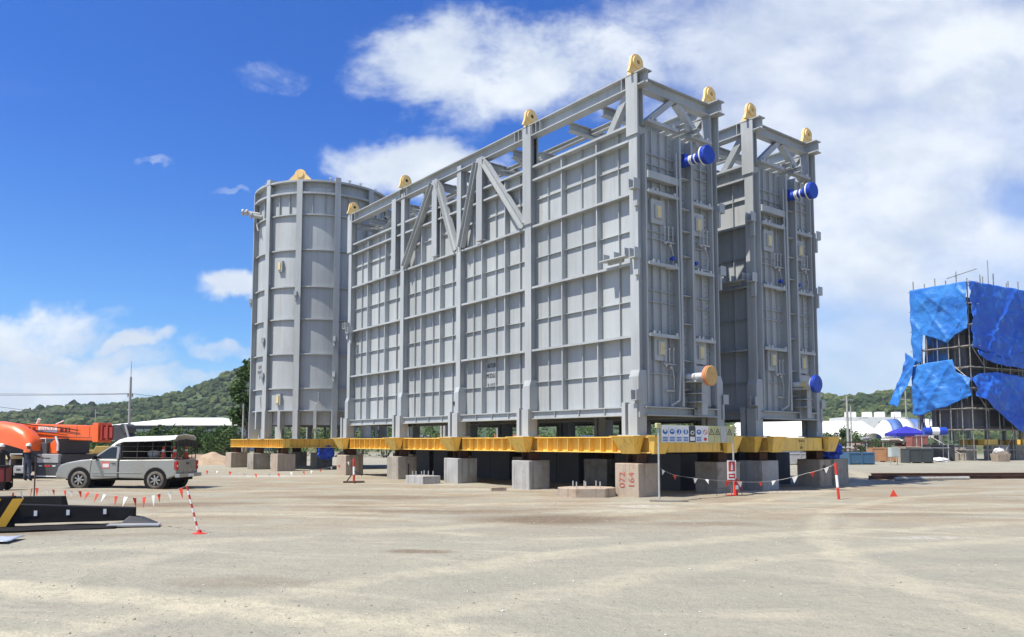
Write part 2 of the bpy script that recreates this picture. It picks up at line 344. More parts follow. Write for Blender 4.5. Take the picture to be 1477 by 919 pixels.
M['bark'] = mat('grey_brown_bark', (.13, .1, .075), .9, var=.3, vs=4)
ico = bmesh.new(); bmesh.ops.create_icosphere(ico, subdivisions=2, radius=1); icv = np.array([v.co[:] for v in ico.verts]); icf = np.array([[v.index for v in f.verts] for f in ico.faces]); ico.free()
rg = np.random.default_rng(5)
vs_, fs_, mi_ = [], [], []; k = 0
for i in range(9000):
    a_ = rg.uniform(-34.5, 36); 
    if -11 < a_ < 19 and rg.random() < .9: continue
    d_ = 440 + 380 * rg.random() ** .8; x, y = d_ * math.sin(R(a_)), d_ * math.cos(R(a_)); h = hill_h(x, y)
    s = rg.uniform(1.5, 3.4) * (1.5 if rg.random() < .08 else 1)
    if noise.noise((x * .022, y * .022, 21)) > .33 and rg.random() < .85: continue
    q = icv * np.array([s * rg.uniform(.8, 1.3), s * rg.uniform(.8, 1.3), s * rg.uniform(.7, 1.15)])
    q = q * (1 + .34 * (rg.random((len(icv), 1)) - .5) * 1.6)
    vs_.append(q + np.array([x, y, h + s * .35])); fs_.append(icf + k); nz = noise.noise((x * .012, y * .012, 3)) + .7 * noise.noise((x * .04, y * .04, 8)) + rg.normal(0, .28); mi_ += [0 if nz < -.12 else 1 if nz < .22 else 2] * len(icf); k += len(icv)
fm = bpy.data.meshes.new('hillside_forest'); fm.from_pydata(np.concatenate(vs_).tolist(), [], np.concatenate(fs_).tolist())
for n_, c_ in (('far_tree_dark', (.032, .054, .019)), ('far_tree_mid', (.048, .074, .025)), ('far_tree_light', (.085, .108, .036))): fm.materials.append(mat(n_, c_, .9, var=.3, vs=.6, spec=.15))
fm.polygons.foreach_set('material_index', mi_)
fo = bpy.data.objects.new('hillside_forest', fm); col.objects.link(fo); tag(fo, 'distant green forest covering the hillsides', 'forest', kind='stuff')

# ------------------------------------------------------------------ trees and shrubs near the yard
def foliage(name, crown_fn, n, leaf, m, parent, seed):
    r_ = random.Random(seed); b = MB()
    for _ in range(n):
        c, nrm = crown_fn(r_)
        ax = V3((r_.gauss(0, 1), r_.gauss(0, 1), r_.gauss(0, .6))).normalized(); t = ax.cross(V3((r_.gauss(0, 1), r_.gauss(0, 1), r_.gauss(0, 1)))).normalized(); s = leaf * r_.uniform(.6, 1.5)
        b.cur = 0 if r_.random() < .6 else 1
        b.add([c - ax * s, c - t * s * .45, c + ax * s, c + t * s * .45], [(0, 1, 2, 3)])
    me = bpy.data.meshes.new(name); me.from_pydata(b.v, [], b.f)
    for q in m: me.materials.append(q)
    me.polygons.foreach_set('material_index', b.mi)
    o = bpy.data.objects.new(name, me); col.objects.link(o); o.parent = parent; return o
def shrub(loc, h, wd, seed, label, group, name='shrub', cat='shrub', n=1500):
    t = empty(name, loc, rnd.random() * 6, label, cat, group); r_ = random.Random(seed)
    cl = [(V3((r_.gauss(0, wd * .33), r_.gauss(0, wd * .33), h * r_.uniform(.2, .85))), r_.uniform(.16, .34) * min(wd, h)) for _ in range(11)]
    cl.append((V3((r_.gauss(0, wd * .1), 0, h * .9)), .16 * h))
    b = MB()
    for c, rr in cl[:6]: b.tube((c.x * .15, c.y * .15, -.05), c, .05 * h / 3, .015, n=5)
    b.build('stem', M['bark'], t)
    def fn(q):
        c, rr = q.choice(cl); v = V3((q.gauss(0, 1), q.gauss(0, 1), q.gauss(0, 1))).normalized() * rr * q.uniform(.4, 1.15)
        v += c
        if v.z < .05: v.z = .05 + q.random() * .3
        return v, None
    foliage('foliage', fn, n, .13 * (h / 3) ** .5, (M['leaf'], M['leaf2']) if seed % 3 else (M['leaf2'], M['leaf']), t, seed); return t
def big_tree(loc, h, cr, seed, label, group=None, n=5200, name='broadleaf_tree'):
    t = empty(name, loc, 0, label, 'tree', group); r_ = random.Random(seed)
    b = MB(); b.tube((0, 0, -.1), (.15, 0, h * .4), h * .028, h * .02, n=9)
    cl = []
    for i in range(16):
        a = r_.uniform(0, 6.28); z = h * r_.uniform(.36, .97); rr = cr * r_.uniform(.2, .95) * (1.1 - .55 * max(0, z / h - .55) / .45)
        c = V3((math.cos(a) * rr, math.sin(a) * rr, z)); cl.append((c, cr * r_.uniform(.22, .42)))
        b.tube((.15 * z / h, 0, h * r_.uniform(.25, .42)), c, h * .011, h * .003, n=5)
    b.build('trunk', M['bark'], t, smooth=True)
    def fn(q):
        c, rr = q.choice(cl); return c + V3((q.gauss(0, 1), q.gauss(0, 1), q.gauss(0, .8))).normalized() * rr * q.uniform(.35, 1.2), None
    foliage('crown', fn, n, .2, (M['leaf'], M['leaf2']), t, seed); return t
def at(px, Y, z=0): return ((px - 738.5) / FPX * Y, Y, z)   # a spot Y metres out in the direction of photo column px
# ------------------------------------------------------------------ the two box modules
U0 = V3((-.61692, .78703, 0)); W0 = V3((.78703, .61692, 0)); UROT = math.atan2(U0.y, U0.x)
CA = V3((4.20, 25.80, 0))
def T(v): return (v[0], -v[1], v[2])          # (along, across, up) -> local axes of the module
def UV(u, v, z=0, o=CA): return o + U0 * u + W0 * v + V3((0, 0, z))
def text_mesh(name, body, size, mt, parent, loc, rot, align='CENTER', ext=.002, label=None, xs=1):
    c = bpy.data.curves.new(name, 'FONT'); c.body = body; c.size = size; c.align_x = align; c.align_y = 'CENTER'; c.extrude = ext
    o = bpy.data.objects.new(name, c); col.objects.link(o)
    me = bpy.data.meshes.new_from_object(o.evaluated_get(bpy.context.evaluated_depsgraph_get())); bpy.data.objects.remove(o); bpy.data.curves.remove(c)
    me.name = name; me.materials.clear(); me.materials.append(mt)
    o = bpy.data.objects.new(name, me); col.objects.link(o); o.parent = parent; o.location = loc; o.rotation_euler = rot; o.scale = (xs, 1, 1)
    if label: o['label'] = label
    return o
COLS = [.15, 5.8, 10.66, 15.6, 21.3]; LV = [12.62, 12.08, 10.22, 7.8, 5.33]; MID = [11.33, 9.0, 6.56, 4.1]; WD = 4.3; LEN = 21.45
def lug(b, u, v, z):   # lifting eye: shaped plate along v with ring cheeks and a gusset
    prof = [(-.42, 0), (.42, 0), (.33, .22), (.30, .40)] + [(.30 * math.cos(R(a)), .40 + .30 * math.sin(R(a))) for a in range(15, 180, 15)] + [(-.30, .40), (-.33, .22)]
    b.prism([(u - .05, v + y, z + h) for y, h in prof], (.1, 0, 0))
    for s in (-1, 1):
        b.lathe((u + s * .05, v, z + .40), (s, 0, 0), [(0, .23), (.06, .23), (.06, .08), (-.02, .08), (-.02, .01)], 20)
    b.prism([(u + .05, v - .03, z), (u + .5, v - .03, z), (u + .3, v - .03, z + .3), (u + .05, v - .03, z + .42)], (0, .06, 0))
def make_module():
    root = empty('steel_module', CA, UROT)
    S, D, E_ = M['steel'], M['steel_d'], M['steel_e']
    # casing: plate skin with its light stiffener grid and bolt rows
    b = MB(T); b.box((.15, .34, 2.98), (LEN - .1, WD - .34, 12.6))
    for v0, v1, vt in ((.25, .34, .11), (WD - .34, WD - .25, WD - .11)):
        for k in range(4):
            a, e = COLS[k], COLS[k + 1]
            for z in MID: b.box((a + .2, min(v0, v1), z - .012), (e - .2, max(v0, v1), z + .006))
            for j in (1, 3, 5):
                u = a + (e - a) * j / 6; b.box((u - .012, min(v0, v1), 2.98), (u + .012, max(v0, v1), 12.6))
    b.build('casing', D, root)
    for side in (0, 1):
        f = (lambda v: v) if side == 0 else (lambda v: WD - v)
        def bx(b, u0, u1, v0, v1, z0, z1): a, e = sorted((f(v0), f(v1))); b.box((u0, a, z0), (u1, e, z1))
        for k, u in enumerate(COLS):
            b = MB(T); w_ = .19 if k in (0, 1) else .16
            bx(b, u - w_, u + w_, 0, .035, 3.95, 14.1); bx(b, u - .03, u + .03, .035, .34, 3.95, 13.9); bx(b, u - w_, u + w_, .30, .338, 12.6, 13.9)
            # thicker foot with a sloped shoulder, then a two-legged stool on the girder
            vs = [(u - w_ - .02, f(-.09)), (u + w_ + .02, f(-.09)), (u + w_ + .02, f(.33)), (u - w_ - .02, f(.33))]
            b.hexa([(x, y, 3.05) for x, y in vs] + [(x, y, 3.95) for x, y in vs])
            b.hexa([(x, y, 3.95) for x, y in vs] + [(u - w_, f(0), 4.18), (u + w_, f(0), 4.18), (u + w_, f(.33), 4.18), (u - w_, f(.33), 4.18)])
            bx(b, u - .2, u + .2, -.16, .3, 2.02, 3.05)
            bx(b, u + .3, u + .46, -.2, .3, 2.02, 3.1); bx(b, u + .2, u + .3, .0, .2, 2.02, 2.9); bx(b, u - .42, u + .56, -.3, .42, 1.985, 2.02)
            if k in (0, 1, 4): bx(b, u - .27 + (.02 if k else 0), u + .25, -.06, -.003, 10.35 if k == 1 else 12.2, 14.28)
            if k == 1: bx(b, u - .04, u + .04, .0, .34, 10.4, 14.1); bx(b, u - .27, u + .25, .3, .335, 12.65, 14.1)
            b.build('column', S, root)
        for k in range(4):
            a, e = COLS[k] + .2, COLS[k + 1] - .2
            for z in LV:
                b = MB(T); bx(b, a, e, .05, .34, z - .02, z + .02); bx(b, a, e, .03, .05, z - .04, z + .04); b.build('ledge', S, root)
            for j in (2, 4):
                u = COLS[k] + (COLS[k + 1] - COLS[k]) * j / 6
                b = MB(T); bx(b, u - .015, u + .015, .12, .34, 2.98, 12.56); bx(b, u - .026, u + .026, .1, .12, 2.98, 12.56); b.build('stiffener', S, root)
            b = MB(T)
            bx(b, a, e, .02, .36, 2.93, 2.97); bx(b, a, e, .1, .13, 2.7, 2.93); bx(b, a, e, .02, .36, 2.66, 2.7)
            for j in range(1, 4):
                u = a + (e - a) * j / 4; bx(b, u - .01, u + .01, .03, .1, 2.7, 2.93)
            b.build('bottom_beam', S, root)
        # hanger posts and the two inverted V braces of the lifting truss
        for u in (9.05, 12.62, 16.42):
            b = MB(T); bx(b, u - .21, u + .21, -.05, -.01, 10.42, 14.0); bx(b, u - .03, u + .03, -.01, .34, 10.42, 13.9); bx(b, u - .21, u + .21, .3, .335, 10.42, 13.9); bx(b, u - .2, u + .2, -.05, .34, 10.36, 10.42)
            b.build('hanger_post', S, root)
        for p, q in ((9.05 - .22, COLS[1] + .28), (9.05 + .22, COLS[2] - .2), (12.62 - .22, COLS[2] + .2), (12.62 + .22, COLS[3] - .2)):
            b = MB(T); b.ibar((p, f(.0), 13.85), (q, f(.0), 10.35), .26, .3, (0, 0, 1), .025); b.build('diagonal_brace', S, root)
        b = MB(T); b.bar((16.75, f(.5), 13.6), (20.6, f(.9), 12.7), .2, .05); b.build('diagonal_brace', S, root)
        b = MB(T); b.bar((.35, f(.2), 14.0), (1.55, f(.35), 12.66), .26, .24, (0, 1, 0)); b.build('diagonal_brace', S, root)
        b = MB(T); b.ibar((-.42, f(.16), 14.11), (LEN + .1, f(.16), 14.11), .4, .5, (0, 0, 1), .04)
        for u in (.42, .62, 5.0, 5.25, 5.5, 6.1, 6.35, 6.6, 15.2, 15.9, 20.8):
            bx(b, u - .012, u + .012, -.04, .15, 13.9, 14.32)
        b.build('top_beam', S, root)
        for u in ((.1, 5.8, 15.6, 21.25) if side == 0 else (.1, 21.25)):
            b = MB(T); lug(b, u, f(.16), 14.36); b.build('lifting_lug', M['lug'], root)
        # corner and shoulder brackets
        for u, z in ((-.02, 10.3), (-.02, 7.95), (-.02, 3.2), (21.35, 8.0), (21.0, 7.72)):
            b = MB(T); bx(b, u - .13, u + .13, -.3, 0, z - .05, z - .02); bx(b, u - .13, u - .1, -.3, 0, z - .02, z + .3); bx(b, u + .1, u + .13, -.3, 0, z - .02, z + .3); bx(b, u - .09, u + .09, -.1, 0, z - .6, z - .05)
            b.build('bracket', S, root)
        b = MB(T); bx(b, .25, 1.5, -.32, .0, 8.0, 8.04); bx(b, .3, .33, -.3, .0, 8.04, 8.3); bx(b, .8, .83, -.3, 0, 8.04, 8.25); bx(b, 1.3, 1.33, -.3, 0, 8.04, 8.25); bx(b, .6, 1.3, -.1, 0, 7.9, 8.0); b.build('bracket', S, root)
    # roof frame above the casing
    for i, u in enumerate((1.9, 3.7, 5.45, 7.2, 9.05, 10.66, 12.6, 14.2, 16.4, 18, 19.7, 21.1)):
        b = MB(T); zb = 13.1 if i == 2 else 13.72; b.ibar((u, .36, zb), (u, WD - .36, zb), .26, .32)
        for v in (1.1, 1.9, 2.5, 3.3): b.box((u - .03, v - .02, zb + .158), (u + .03, v + .02, zb + .24))
        b.build('roof_beam', S, root)
    for v in (2.25, 2.95):
        b = MB(T); b.ibar((-.33, v, 12.9), (1.6, v, 12.9), .26, .24); b.build('roof_beam', S, root)
    for v in (1.45, 2.85):
        b = MB(T); b.ibar((1.9, v, 13.72), (LEN - .4, v, 13.72), .2, .2); b.build('roof_beam', S, root)
    for u0, u1 in ((7.2, 9.0), (10.7, 12.5), (14.2, 16.3), (18, 20.9)):
        for a, e in ((.5, 3.8), (3.8, .5)):
            b = MB(T); b.bar((u0, a, 13.55), (u1, e, 13.55), .2, .04); b.build('plan_brace', S, root)
    for u in (.15, 21.2):
        b = MB(T); b.ibar((u, .37, 14.1), (u, WD - .37, 14.1), .34, .44, (0, 0, 1), .035); b.build('top_beam', S, root)
        for v in (.5, WD - .5):
            b = MB(T); b.bar((u, 2.1 + (-.12 if v < 2 else .12), 13.9), (u, v, 12.7), .2, .24, (1, 0, 0)); b.build('diagonal_brace', S, root)
    # end face: corner columns, recessed channel between two bright edged posts, ledges, hatches, pipes
    for u, sg in ((.12, -1), (LEN - .1, 1)):
        def ex(b, v0, v1, z0, z1, d0, d1): a, e = sorted((u + sg * d0, u + sg * d1)); b.box((a, v0, z0), (e, v1, z1))
        for v in (.06, WD - .06):
            b = MB(T); ex(b, v - .05 if v > 2 else v, v if v > 2 else v + .05, 3.0, 13.9, 0, .02)
            v2 = .34 if v < 2 else WD - .40
            ex(b, v2, v2 + .05, 3.1, 12.3, 0, .22); b.build('corner_edge', S, root)
        for v in (2.02, 2.66):
            b = MB(T); ex(b, v - .015, v + .015, 3.0, 12.5, .0, .3); ex(b, v - .05, v + .05, 3.0, 12.5, .3, .33); b.build('post', S, root)
        b = MB(T)
        for v0, v1, vs in ((.4, 2.0, (.82, 1.25, 1.66)), (2.7, WD - .4, (3.05, 3.45))):
            for v in vs: ex(b, v - .012, v + .012, 3.0, 12.55, .0, .08)
            for z in MID + [11.7, 8.75, 6.95]: ex(b, v0, v1, z - .012, z + .012, 0, .07)
        for z in (3.6, 4.6, 5.9, 6.9, 8.3, 9.2, 10.0, 11.1, 12.0): ex(b, 2.05, 2.63, z - .012, z + .012, 0, .25)
        for v in (1.75, 2.2, 2.55, 3.72):
            for j in range(46):
                z = 3.2 + j * .2; ex(b, v - .012, v + .012, z, z + .03, 0, .1 if v in (1.75, 3.72) else .04)
        b.build('end_plate_grid', E_, root)
        for v0, v1 in ((.40, 1.99), (2.72, WD - .4)):
            for z in (5.38, 7.82, 10.3, 12.75):
                b = MB(T); ex(b, v0, v1, z - .02, z + .02, 0, .27); ex(b, v0, v1, z - .06, z + .06, .27, .29)
                b.build('end_ledge', S, root)
                for v in (v0 + .25, v0 + .45, v1 - .22): b = MB(T); ex(b, v - .05, v + .05, z + .021, z + .14, .14, .3); b.build('ledge_bolt', M['galv'], root)
        b = MB(T); ex(b, .4, 2.0, 10.75, 11.0, .0, .29); b.build('end_ledge', S, root)
        b = MB(T); ex(b, .2, WD - .2, 2.93, 2.97, -.1, .3); ex(b, .2, WD - .2, 2.7, 2.93, .1, .14); ex(b, .2, WD - .2, 2.66, 2.7, -.1, .3); b.build('bottom_beam', S, root)
    u = .12
    for v, z in ((1.06, 9.7), (3.23, 9.62), (1.13, 4.97), (3.26, 4.98)):
        b = MB(T); b.box((u - .1, v - .32, z - .42), (u, v + .32, z + .42)); b.box((u - .16, v - .17, z - .24), (u - .1, v + .17, z + .24)); h = b.build('inspection_hatch', S, root)
        b = MB(T); b.box((u - .175, v - .09, z - .2), (u - .162, v + .11, z + .2)); b.build('hatch_sticker', M['hatch'], h)
    b = MB(T); b.box((u - .1, 2.98, 3.05), (u - .02, WD - .5, 4.5)); b.build('access_door', E_, root, bevel=.02)
    for v, z in ((1.5, 4.45), (1.55, 8.7), (3.45, 8.9)):   # small instrument pipework
        b = MB(T)
        for k in (-.2, 0, .22): b.tube((u - .16, v + k, z + .05), (u - .16, v + k, z + .5 + .1 * k), .018, n=6); b.ball((u - .16, v + k, z + .52 + .1 * k), .045, 8, 5)
        b.tube((u - .16, v - .32, z), (u - .16, v + .36, z), .03, n=8); b.tube((u, v, z), (u - .16, v, z), .03, n=8)
        b.path([(u - .16, v + .1, z), (u - .2, v + .14, z - .3), (u - .18, v + .22, z - .55), (u - .16, v + .2, z - .9)], .018)
        b.ball((u - .18, v - .2, z - .05), .06, 8, 5); b.ball((u - .18, v + .05, z - .12), .055, 8, 5)
        b.tube((u - .16, v - .2, z - .92), (u - .16, v + .26, z - .92), .035, n=8)
        b.build('instrument_piping', M['galv'], root)
    for v, z in ((1.72, 8.15), (2.98, 8.15)):
        b = MB(T); b.tube((u, v, z), (u - .2, v, z), .045, n=10); b.lathe((u - .16, v, z), (-1, 0, 0), [(0, .075), (.07, .075)], 12); b.build('capped_stub', M['blue_wrap'], root)
    # upper wrapped nozzle and lower pipe with its end cover, post and bracket
    v, z = 2.34, 11.68
    n = MB(T); n.tube((u, v, z), (u - 1.0, v, z), .17, n=20); n.tube((u - .3, v - .0, z + .12), (u - .3, v, z + .28), .1, n=12); n = n.build('upper_nozzle', M['blue_wrap'], root, smooth=True)
    b = MB(T); b.lathe((u - .92, v, z), (-1, 0, 0), [(0, .19), (.12, .27), (.2, .33), (.40, .33), (.42, .31)], 24); b.build('nozzle_cover', M['blue_wrap'], n, smooth=True)
    b = MB(T)
    for h, r in ((.06, .178), (.55, .178), (.62, .175), (.78, .18)): b.lathe((u - h, v, z), (-1, 0, 0), [(0, r), (.05, r)], 20)
    b.lathe((u - 1.12, v, z), (-1, 0, 0), [(0, .337), (.05, .337)], 24); b.build('tape_band', M['white_tape'], n, smooth=True)
    v, z = 2.32, 4.03
    n = MB(T); n.tube((u, v, z), (u - 1.12, v, z), .125, n=20); n.lathe((u - .99, v, z), (-1, 0, 0), [(0, .125), (.08, .28), (.16, .33)], 24); lp = n.build('lower_pipe', M['pipe'], root, smooth=True)
    b = MB(T); b.lathe((u - 1.14, v, z), (-1, 0, 0), [(0, .34), (.12, .35), (.13, .33)], 24); lr = b.build('pipe_cover', M['orange_rim'], lp, smooth=True)
    b = MB(T); b.lathe((u - 1.271, v, z), (-1, 0, 0), [(0, .325), (.02, .31)], 24); ld = b.build('cover_disc', M['orange_cap'], lp)
    b = MB(T); b.box((u - .62, v + .32, 2.72), (u - .58, v + .62, 3.86)); b.box((u - .58, v + .44, 2.72), (u - .3, v + .48, 3.86)); b.box((u - .3, v + .32, 2.72), (u - .26, v + .62, 3.86)); b.box((u - .75, v - .15, 3.84), (u - .2, v + .62, 3.9))
    for z_ in (3.15, 3.45): b.box((u - .66, v + .1, z_), (u, v + .66, z_ + .03))
    b.build('support_post', S, root)
    b = MB(T); b.path([(u - .25, WD - .35, 2.2), (u - .25, WD - .35, 4.1)], .03); b.path([(u - .25, 1.9, 11.9), (u - .32, 1.9, 4.4), (u - .32, 1.8, 3.2), (u - .2, 1.5, 3.02)], .035); b.build('drain_pipe', S, root)
    return root, lp, lr, ld
modA, lp, lr, ld = make_module()
tag(modA, 'nearest grey steel box module, lower pipe on its end capped with an orange disc', 'steel module', 'tall grey box modules on yellow girders')
modB = copy_tree(modA); modB.location = UV(-.1, 6.4)
tag(modB, 'grey steel box module at the right, behind the nearest one, lower pipe capped in blue')
for ch in modB.children_recursive:
    if ch.name.startswith('pipe_cover') or ch.name.startswith('cover_disc'):
        ch.data = ch.data.copy(); ch.data.materials[0] = M['blue_wrap']
    if ch.name.startswith('lower_pipe'):
        b = MB(T); b.lathe((.12 - .62, 2.32, 4.03), (-1, 0, 0), [(0, .14), (.2, .14)], 20); q = b.build('tape_band', M['hatch'], ch, smooth=True); q.parent = ch
# stencilled marking on the long face of the nearest module
ux = COLS[1] + (COLS[2] - COLS[1]) * 3.5 / 6
for i, tx in enumerate(('AUTOR', 'MODULE', 'R-1(1)2')):
    text_mesh('stencil_marking', tx, .27, M['ink'], modA, (ux, -(.34 - .012), 4.98 - i * .42), (R(90), 0, R(180)), xs=.62)
b = MB(T); b.box((COLS[2] + .1, .02 - .03, 3.4), (COLS[2] + .2, -.001 - .131, 3.55)); b.build('tag_plate', M['ink'], modA)

# ------------------------------------------------------------------ yellow grillages
def girder(b, p, q, n, side, z0=1.42, z1=1.965, fl=.5, skip=()):
    """plate girder from p to q in (u, v); side = outward normal for the stiffeners"""
    (u0, v0), (u1, v1) = p, q; L = math.hypot(u1 - u0, v1 - v0); d = ((u1 - u0) / L, (v1 - v0) / L); nx_, ny_ = -d[1], d[0]
    P = lambda s, t, z: (u0 + d[0] * s + nx_ * t, v0 + d[1] * s + ny_ * t, z)
    def pb(s0, s1, t0, t1, za, zb): b.hexa([P(s0, t0, za), P(s1, t0, za), P(s1, t1, za), P(s0, t1, za), P(s0, t0, zb), P(s1, t0, zb), P(s1, t1, zb), P(s0, t1, zb)])
    pb(0, L, -fl / 2, fl / 2, z1 - .035, z1); pb(0, L, -fl / 2, fl / 2, z0, z0 + .035); pb(0, L, -.015, .015, z0 + .035, z1 - .035)
    for i in range(n + 1):
        s = .05 + (L - .1) * i / n
        pb(s - .01, s + .01, -fl / 2 + .02, -.015, z0 + .035, z1 - .035); pb(s - .01, s + .01, .015, fl / 2 - .02, z0 + .035, z1 - .035)
def outrigger(b, c, d, n, wt=.5, wb=.3, dt=.5, db=.22, z0=1.4, z1=1.97):   # flared bracket at a column, flush plates 2 mm proud
    (u, v) = c; P = lambda s, t, z: (u + d[0] * s + n[0] * t, v + d[1] * s + n[1] * t, z)
    b.hexa([P(-wb, 0, z0), P(wb, 0, z0), P(wb, db, z0), P(-wb, db, z0), P(-wt, 0, z1), P(wt, 0, z1), P(wt, dt, z1), P(-wt, dt, z1)])
    b.hexa([P(-wt - .05, 0, z1), P(wt + .05, 0, z1), P(wt + .05, dt + .05, z1), P(-wt - .05, dt + .05, z1), P(-wt - .05, 0, z1 + .018), P(wt + .05, 0, z1 + .018), P(wt + .05, dt + .05, z1 + .018), P(-wt - .05, dt + .05, z1 + .018)])
def make_grillage():
    root = empty('girder_frame', CA, UROT)
    for v, n in ((.15, -1), (WD - .15, 1)):
        b = MB(T); girder(b, (-.55, v), (22.0, v), 40, n); b.build('long_girder', M['yellow'], root)
        for u in COLS:
            b = MB(T); outrigger(b, (u + .05, v + n * .26), (1, 0), (0, n)); b.build('outrigger_bracket', M['yellow'], root)
    for i, u in enumerate([-.25] + COLS[1:]):
        b = MB(T); girder(b, (u, .42), (u, WD - .42), 4, 1, 1.44, 1.955); b.build('cross_girder', M['yellow'], root)
    for v in (-.1, WD + .1):
        b = MB(T); outrigger(b, (-.52, .25 if v < 0 else WD - .25), (0, 1), (-1, 0), .42, .28, .28, .12); b.build('outrigger_bracket', M['yellow'], root)
    b = MB(T); b.box((-.53, .75, 1.46), (-.515, WD - .75, 1.95)); b.build('end_plate', M['yellow'], root)
    return root
gA = make_grillage(); tag(gA, 'yellow girder frame carrying the nearest box module', 'girder frame', 'yellow girder frames on concrete blocks')
gB = copy_tree(gA); gB.location = UV(-.1, 6.4); tag(gB, 'yellow girder frame with small black lettering, under the right hand module')
for i, tx in enumerate(('BHOX', '—', '001')):
    text_mesh('lettering', tx, .15, M['ink'], gB, (-.535, -2.1, 1.82 - i * .13), (R(90), 0, R(-90)))

# ------------------------------------------------------------------ the cylindrical vessel
PC = V3((-14.1, 48, 0)); HC = 4.6
cc = PC + (U0 + W0) * HC; RS = 4.4
vz = empty('round_vessel', cc, 0, 'tall grey cylindrical steel vessel with ribs and hoops', 'steel vessel')
view = V3((-cc.x, -cc.y, 0)).normalized(); right = V3((-view.y, view.x, 0))
def CY(t, r, z): a = R(t); q = right * (math.sin(a) * r) + view * (math.cos(a) * r); return (q.x, q.y, z)
def ring(b, r0, r1, z0, z1, n=96, t0=0, t1=360):
    m = int(n * (t1 - t0) / 360)
    for i in range(m):
        a, e = t0 + (t1 - t0) * i / m, t0 + (t1 - t0) * (i + 1) / m
        b.hexa([CY(a, r0, z0), CY(e, r0, z0), CY(e, r1, z0), CY(a, r1, z0), CY(a, r0, z1), CY(e, r0, z1), CY(e, r1, z1), CY(a, r1, z1)])
b = MB(); n = 120
b.add([CY(360 * i / n, RS, z) for z in (3.75, 18.35) for i in range(n)], [(i, (i + 1) % n, n + (i + 1) % n, n + i) for i in range(n)])
b.add([CY(360 * i / n, RS - .06, z) for z in (3.75, 18.35) for i in range(n)], [(i, (i + 1) % n, n + (i + 1) % n, n + i) for i in range(n)])
b.add([CY(360 * i / n, RS, 3.75) for i in range(n)] + [CY(360 * i / n, RS, 18.1) for i in range(n)], [tuple(range(n)), tuple(range(n, 2 * n))])
b.build('shell', M['steel_d'], vz, smooth=True)
b = MB(); ring(b, RS - .35, RS - .3, 2.86, 3.75); b.build('skirt', M['steel_d'], vz, smooth=False)
RT = [-79.5 + 30 * k for k in range(12)]
for z in (3.78, 5.2, 7.42, 9.68, 11.8, 14.22, 16.55):
    b = MB(); ring(b, RS - .01, RS + .15, z - .03, z + .03); ring(b, RS + .15, RS + .17, z - .04, z + .04); b.build('hoop', M['steel'], vz)
for z in (17.95, 18.75):
    b = MB(); ring(b, RS - .1, RS + .3, z - .05, z + .05); ring(b, RS + .27, RS + .31, z - .06, z + .06); b.build('hoop', M['steel'], vz)
b = MB(); ring(b, RS - .1, RS - .05, 18.0, 18.7); 
for k in range(36):
    a = R(0); t = -79.5 + 10 * k; b.hexa([CY(t - .25, RS, 16.6), CY(t + .25, RS, 16.6), CY(t + .25, RS + .12, 16.6), CY(t - .25, RS + .12, 16.6), CY(t - .25, RS, 17.9), CY(t + .25, RS, 17.9), CY(t + .25, RS + .12, 17.9), CY(t - .25, RS + .12, 17.9)])
b.build('upper_panel', M['steel'], vz)
for k, t in enumerate(RT):
    b = MB(); dt = 2.3
    def seg(r0, r1, z0, z1, w_): b.hexa([CY(t - w_, r0, z0), CY(t + w_, r0, z0), CY(t + w_, r1, z0), CY(t - w_, r1, z0), CY(t - w_, r0, z1), CY(t + w_, r0, z1), CY(t + w_, r1, z1), CY(t - w_, r1, z1)])
    seg(RS, RS + .3, 3.8, 18.7, .25); seg(RS + .3, RS + .34, 3.8, 18.9 if k % 2 else 18.7, dt); seg(RS - .25, RS + .36, 1.99, 3.82, 2.0); seg(RS - .3, RS + .5, 1.97, 2.01, 3)
    if k % 2: seg(RS - .2, RS + .36, 18.7, 19.05, 2.2)
    b.build('rib', M['steel'], vz)
    b = MB(); t2 = t + 15; seg2 = lambda r0, r1, z0, z1, w_: b.hexa([CY(t2 - w_, r0, z0), CY(t2 + w_, r0, z0), CY(t2 + w_, r1, z0), CY(t2 - w_, r1, z0), CY(t2 - w_, r0, z1), CY(t2 + w_, r0, z1), CY(t2 + w_, r1, z1), CY(t2 - w_, r1, z1)])
    seg2(RS - .3, RS + .22, 2.6, 3.74, 1.2); seg2(RS - .1, RS, 1.97, 2.6, .8); b.build('stub_leg', M['steel'], vz)
    for z in (8.4, 11.3, 6.1):
        if (k + int(z)) % 2:
            b = MB(); b.cbox(CY(t - 1.3, RS + .42, z), (.18, .18, .3)); b.cbox(CY(t - 1.3, RS + .38, z - .3), (.1, .1, .3)); b.build('bracket', M['steel'], vz)
for t, z in ((-37, 13.2), (-36, 4.5), (26, 12.9), (30, 4.6)):
    q = RS + .02; b = MB()
    b.hexa([CY(t - 2.3, q - .05, z - .36), CY(t + 2.3, q - .05, z - .36), CY(t + 2.3, q + .16, z - .36), CY(t - 2.3, q + .16, z - .36), CY(t - 2.3, q - .05, z + .36), CY(t + 2.3, q - .05, z + .36), CY(t + 2.3, q + .16, z + .36), CY(t - 2.3, q + .16, z + .36)])
    h = b.build('inspection_hatch', M['steel'], vz); b = MB()
    b.hexa([CY(t - 1.4, q + .16, z - .24), CY(t + .8, q + .16, z - .24), CY(t + .8, q + .2, z - .24), CY(t - 1.4, q + .2, z - .24), CY(t - 1.4, q + .16, z + .24), CY(t + .8, q + .16, z + .24), CY(t + .8, q + .2, z + .24), CY(t - 1.4, q + .2, z + .24)])
    b.build('hatch_sticker', M['hatch'], h)
b = MB()
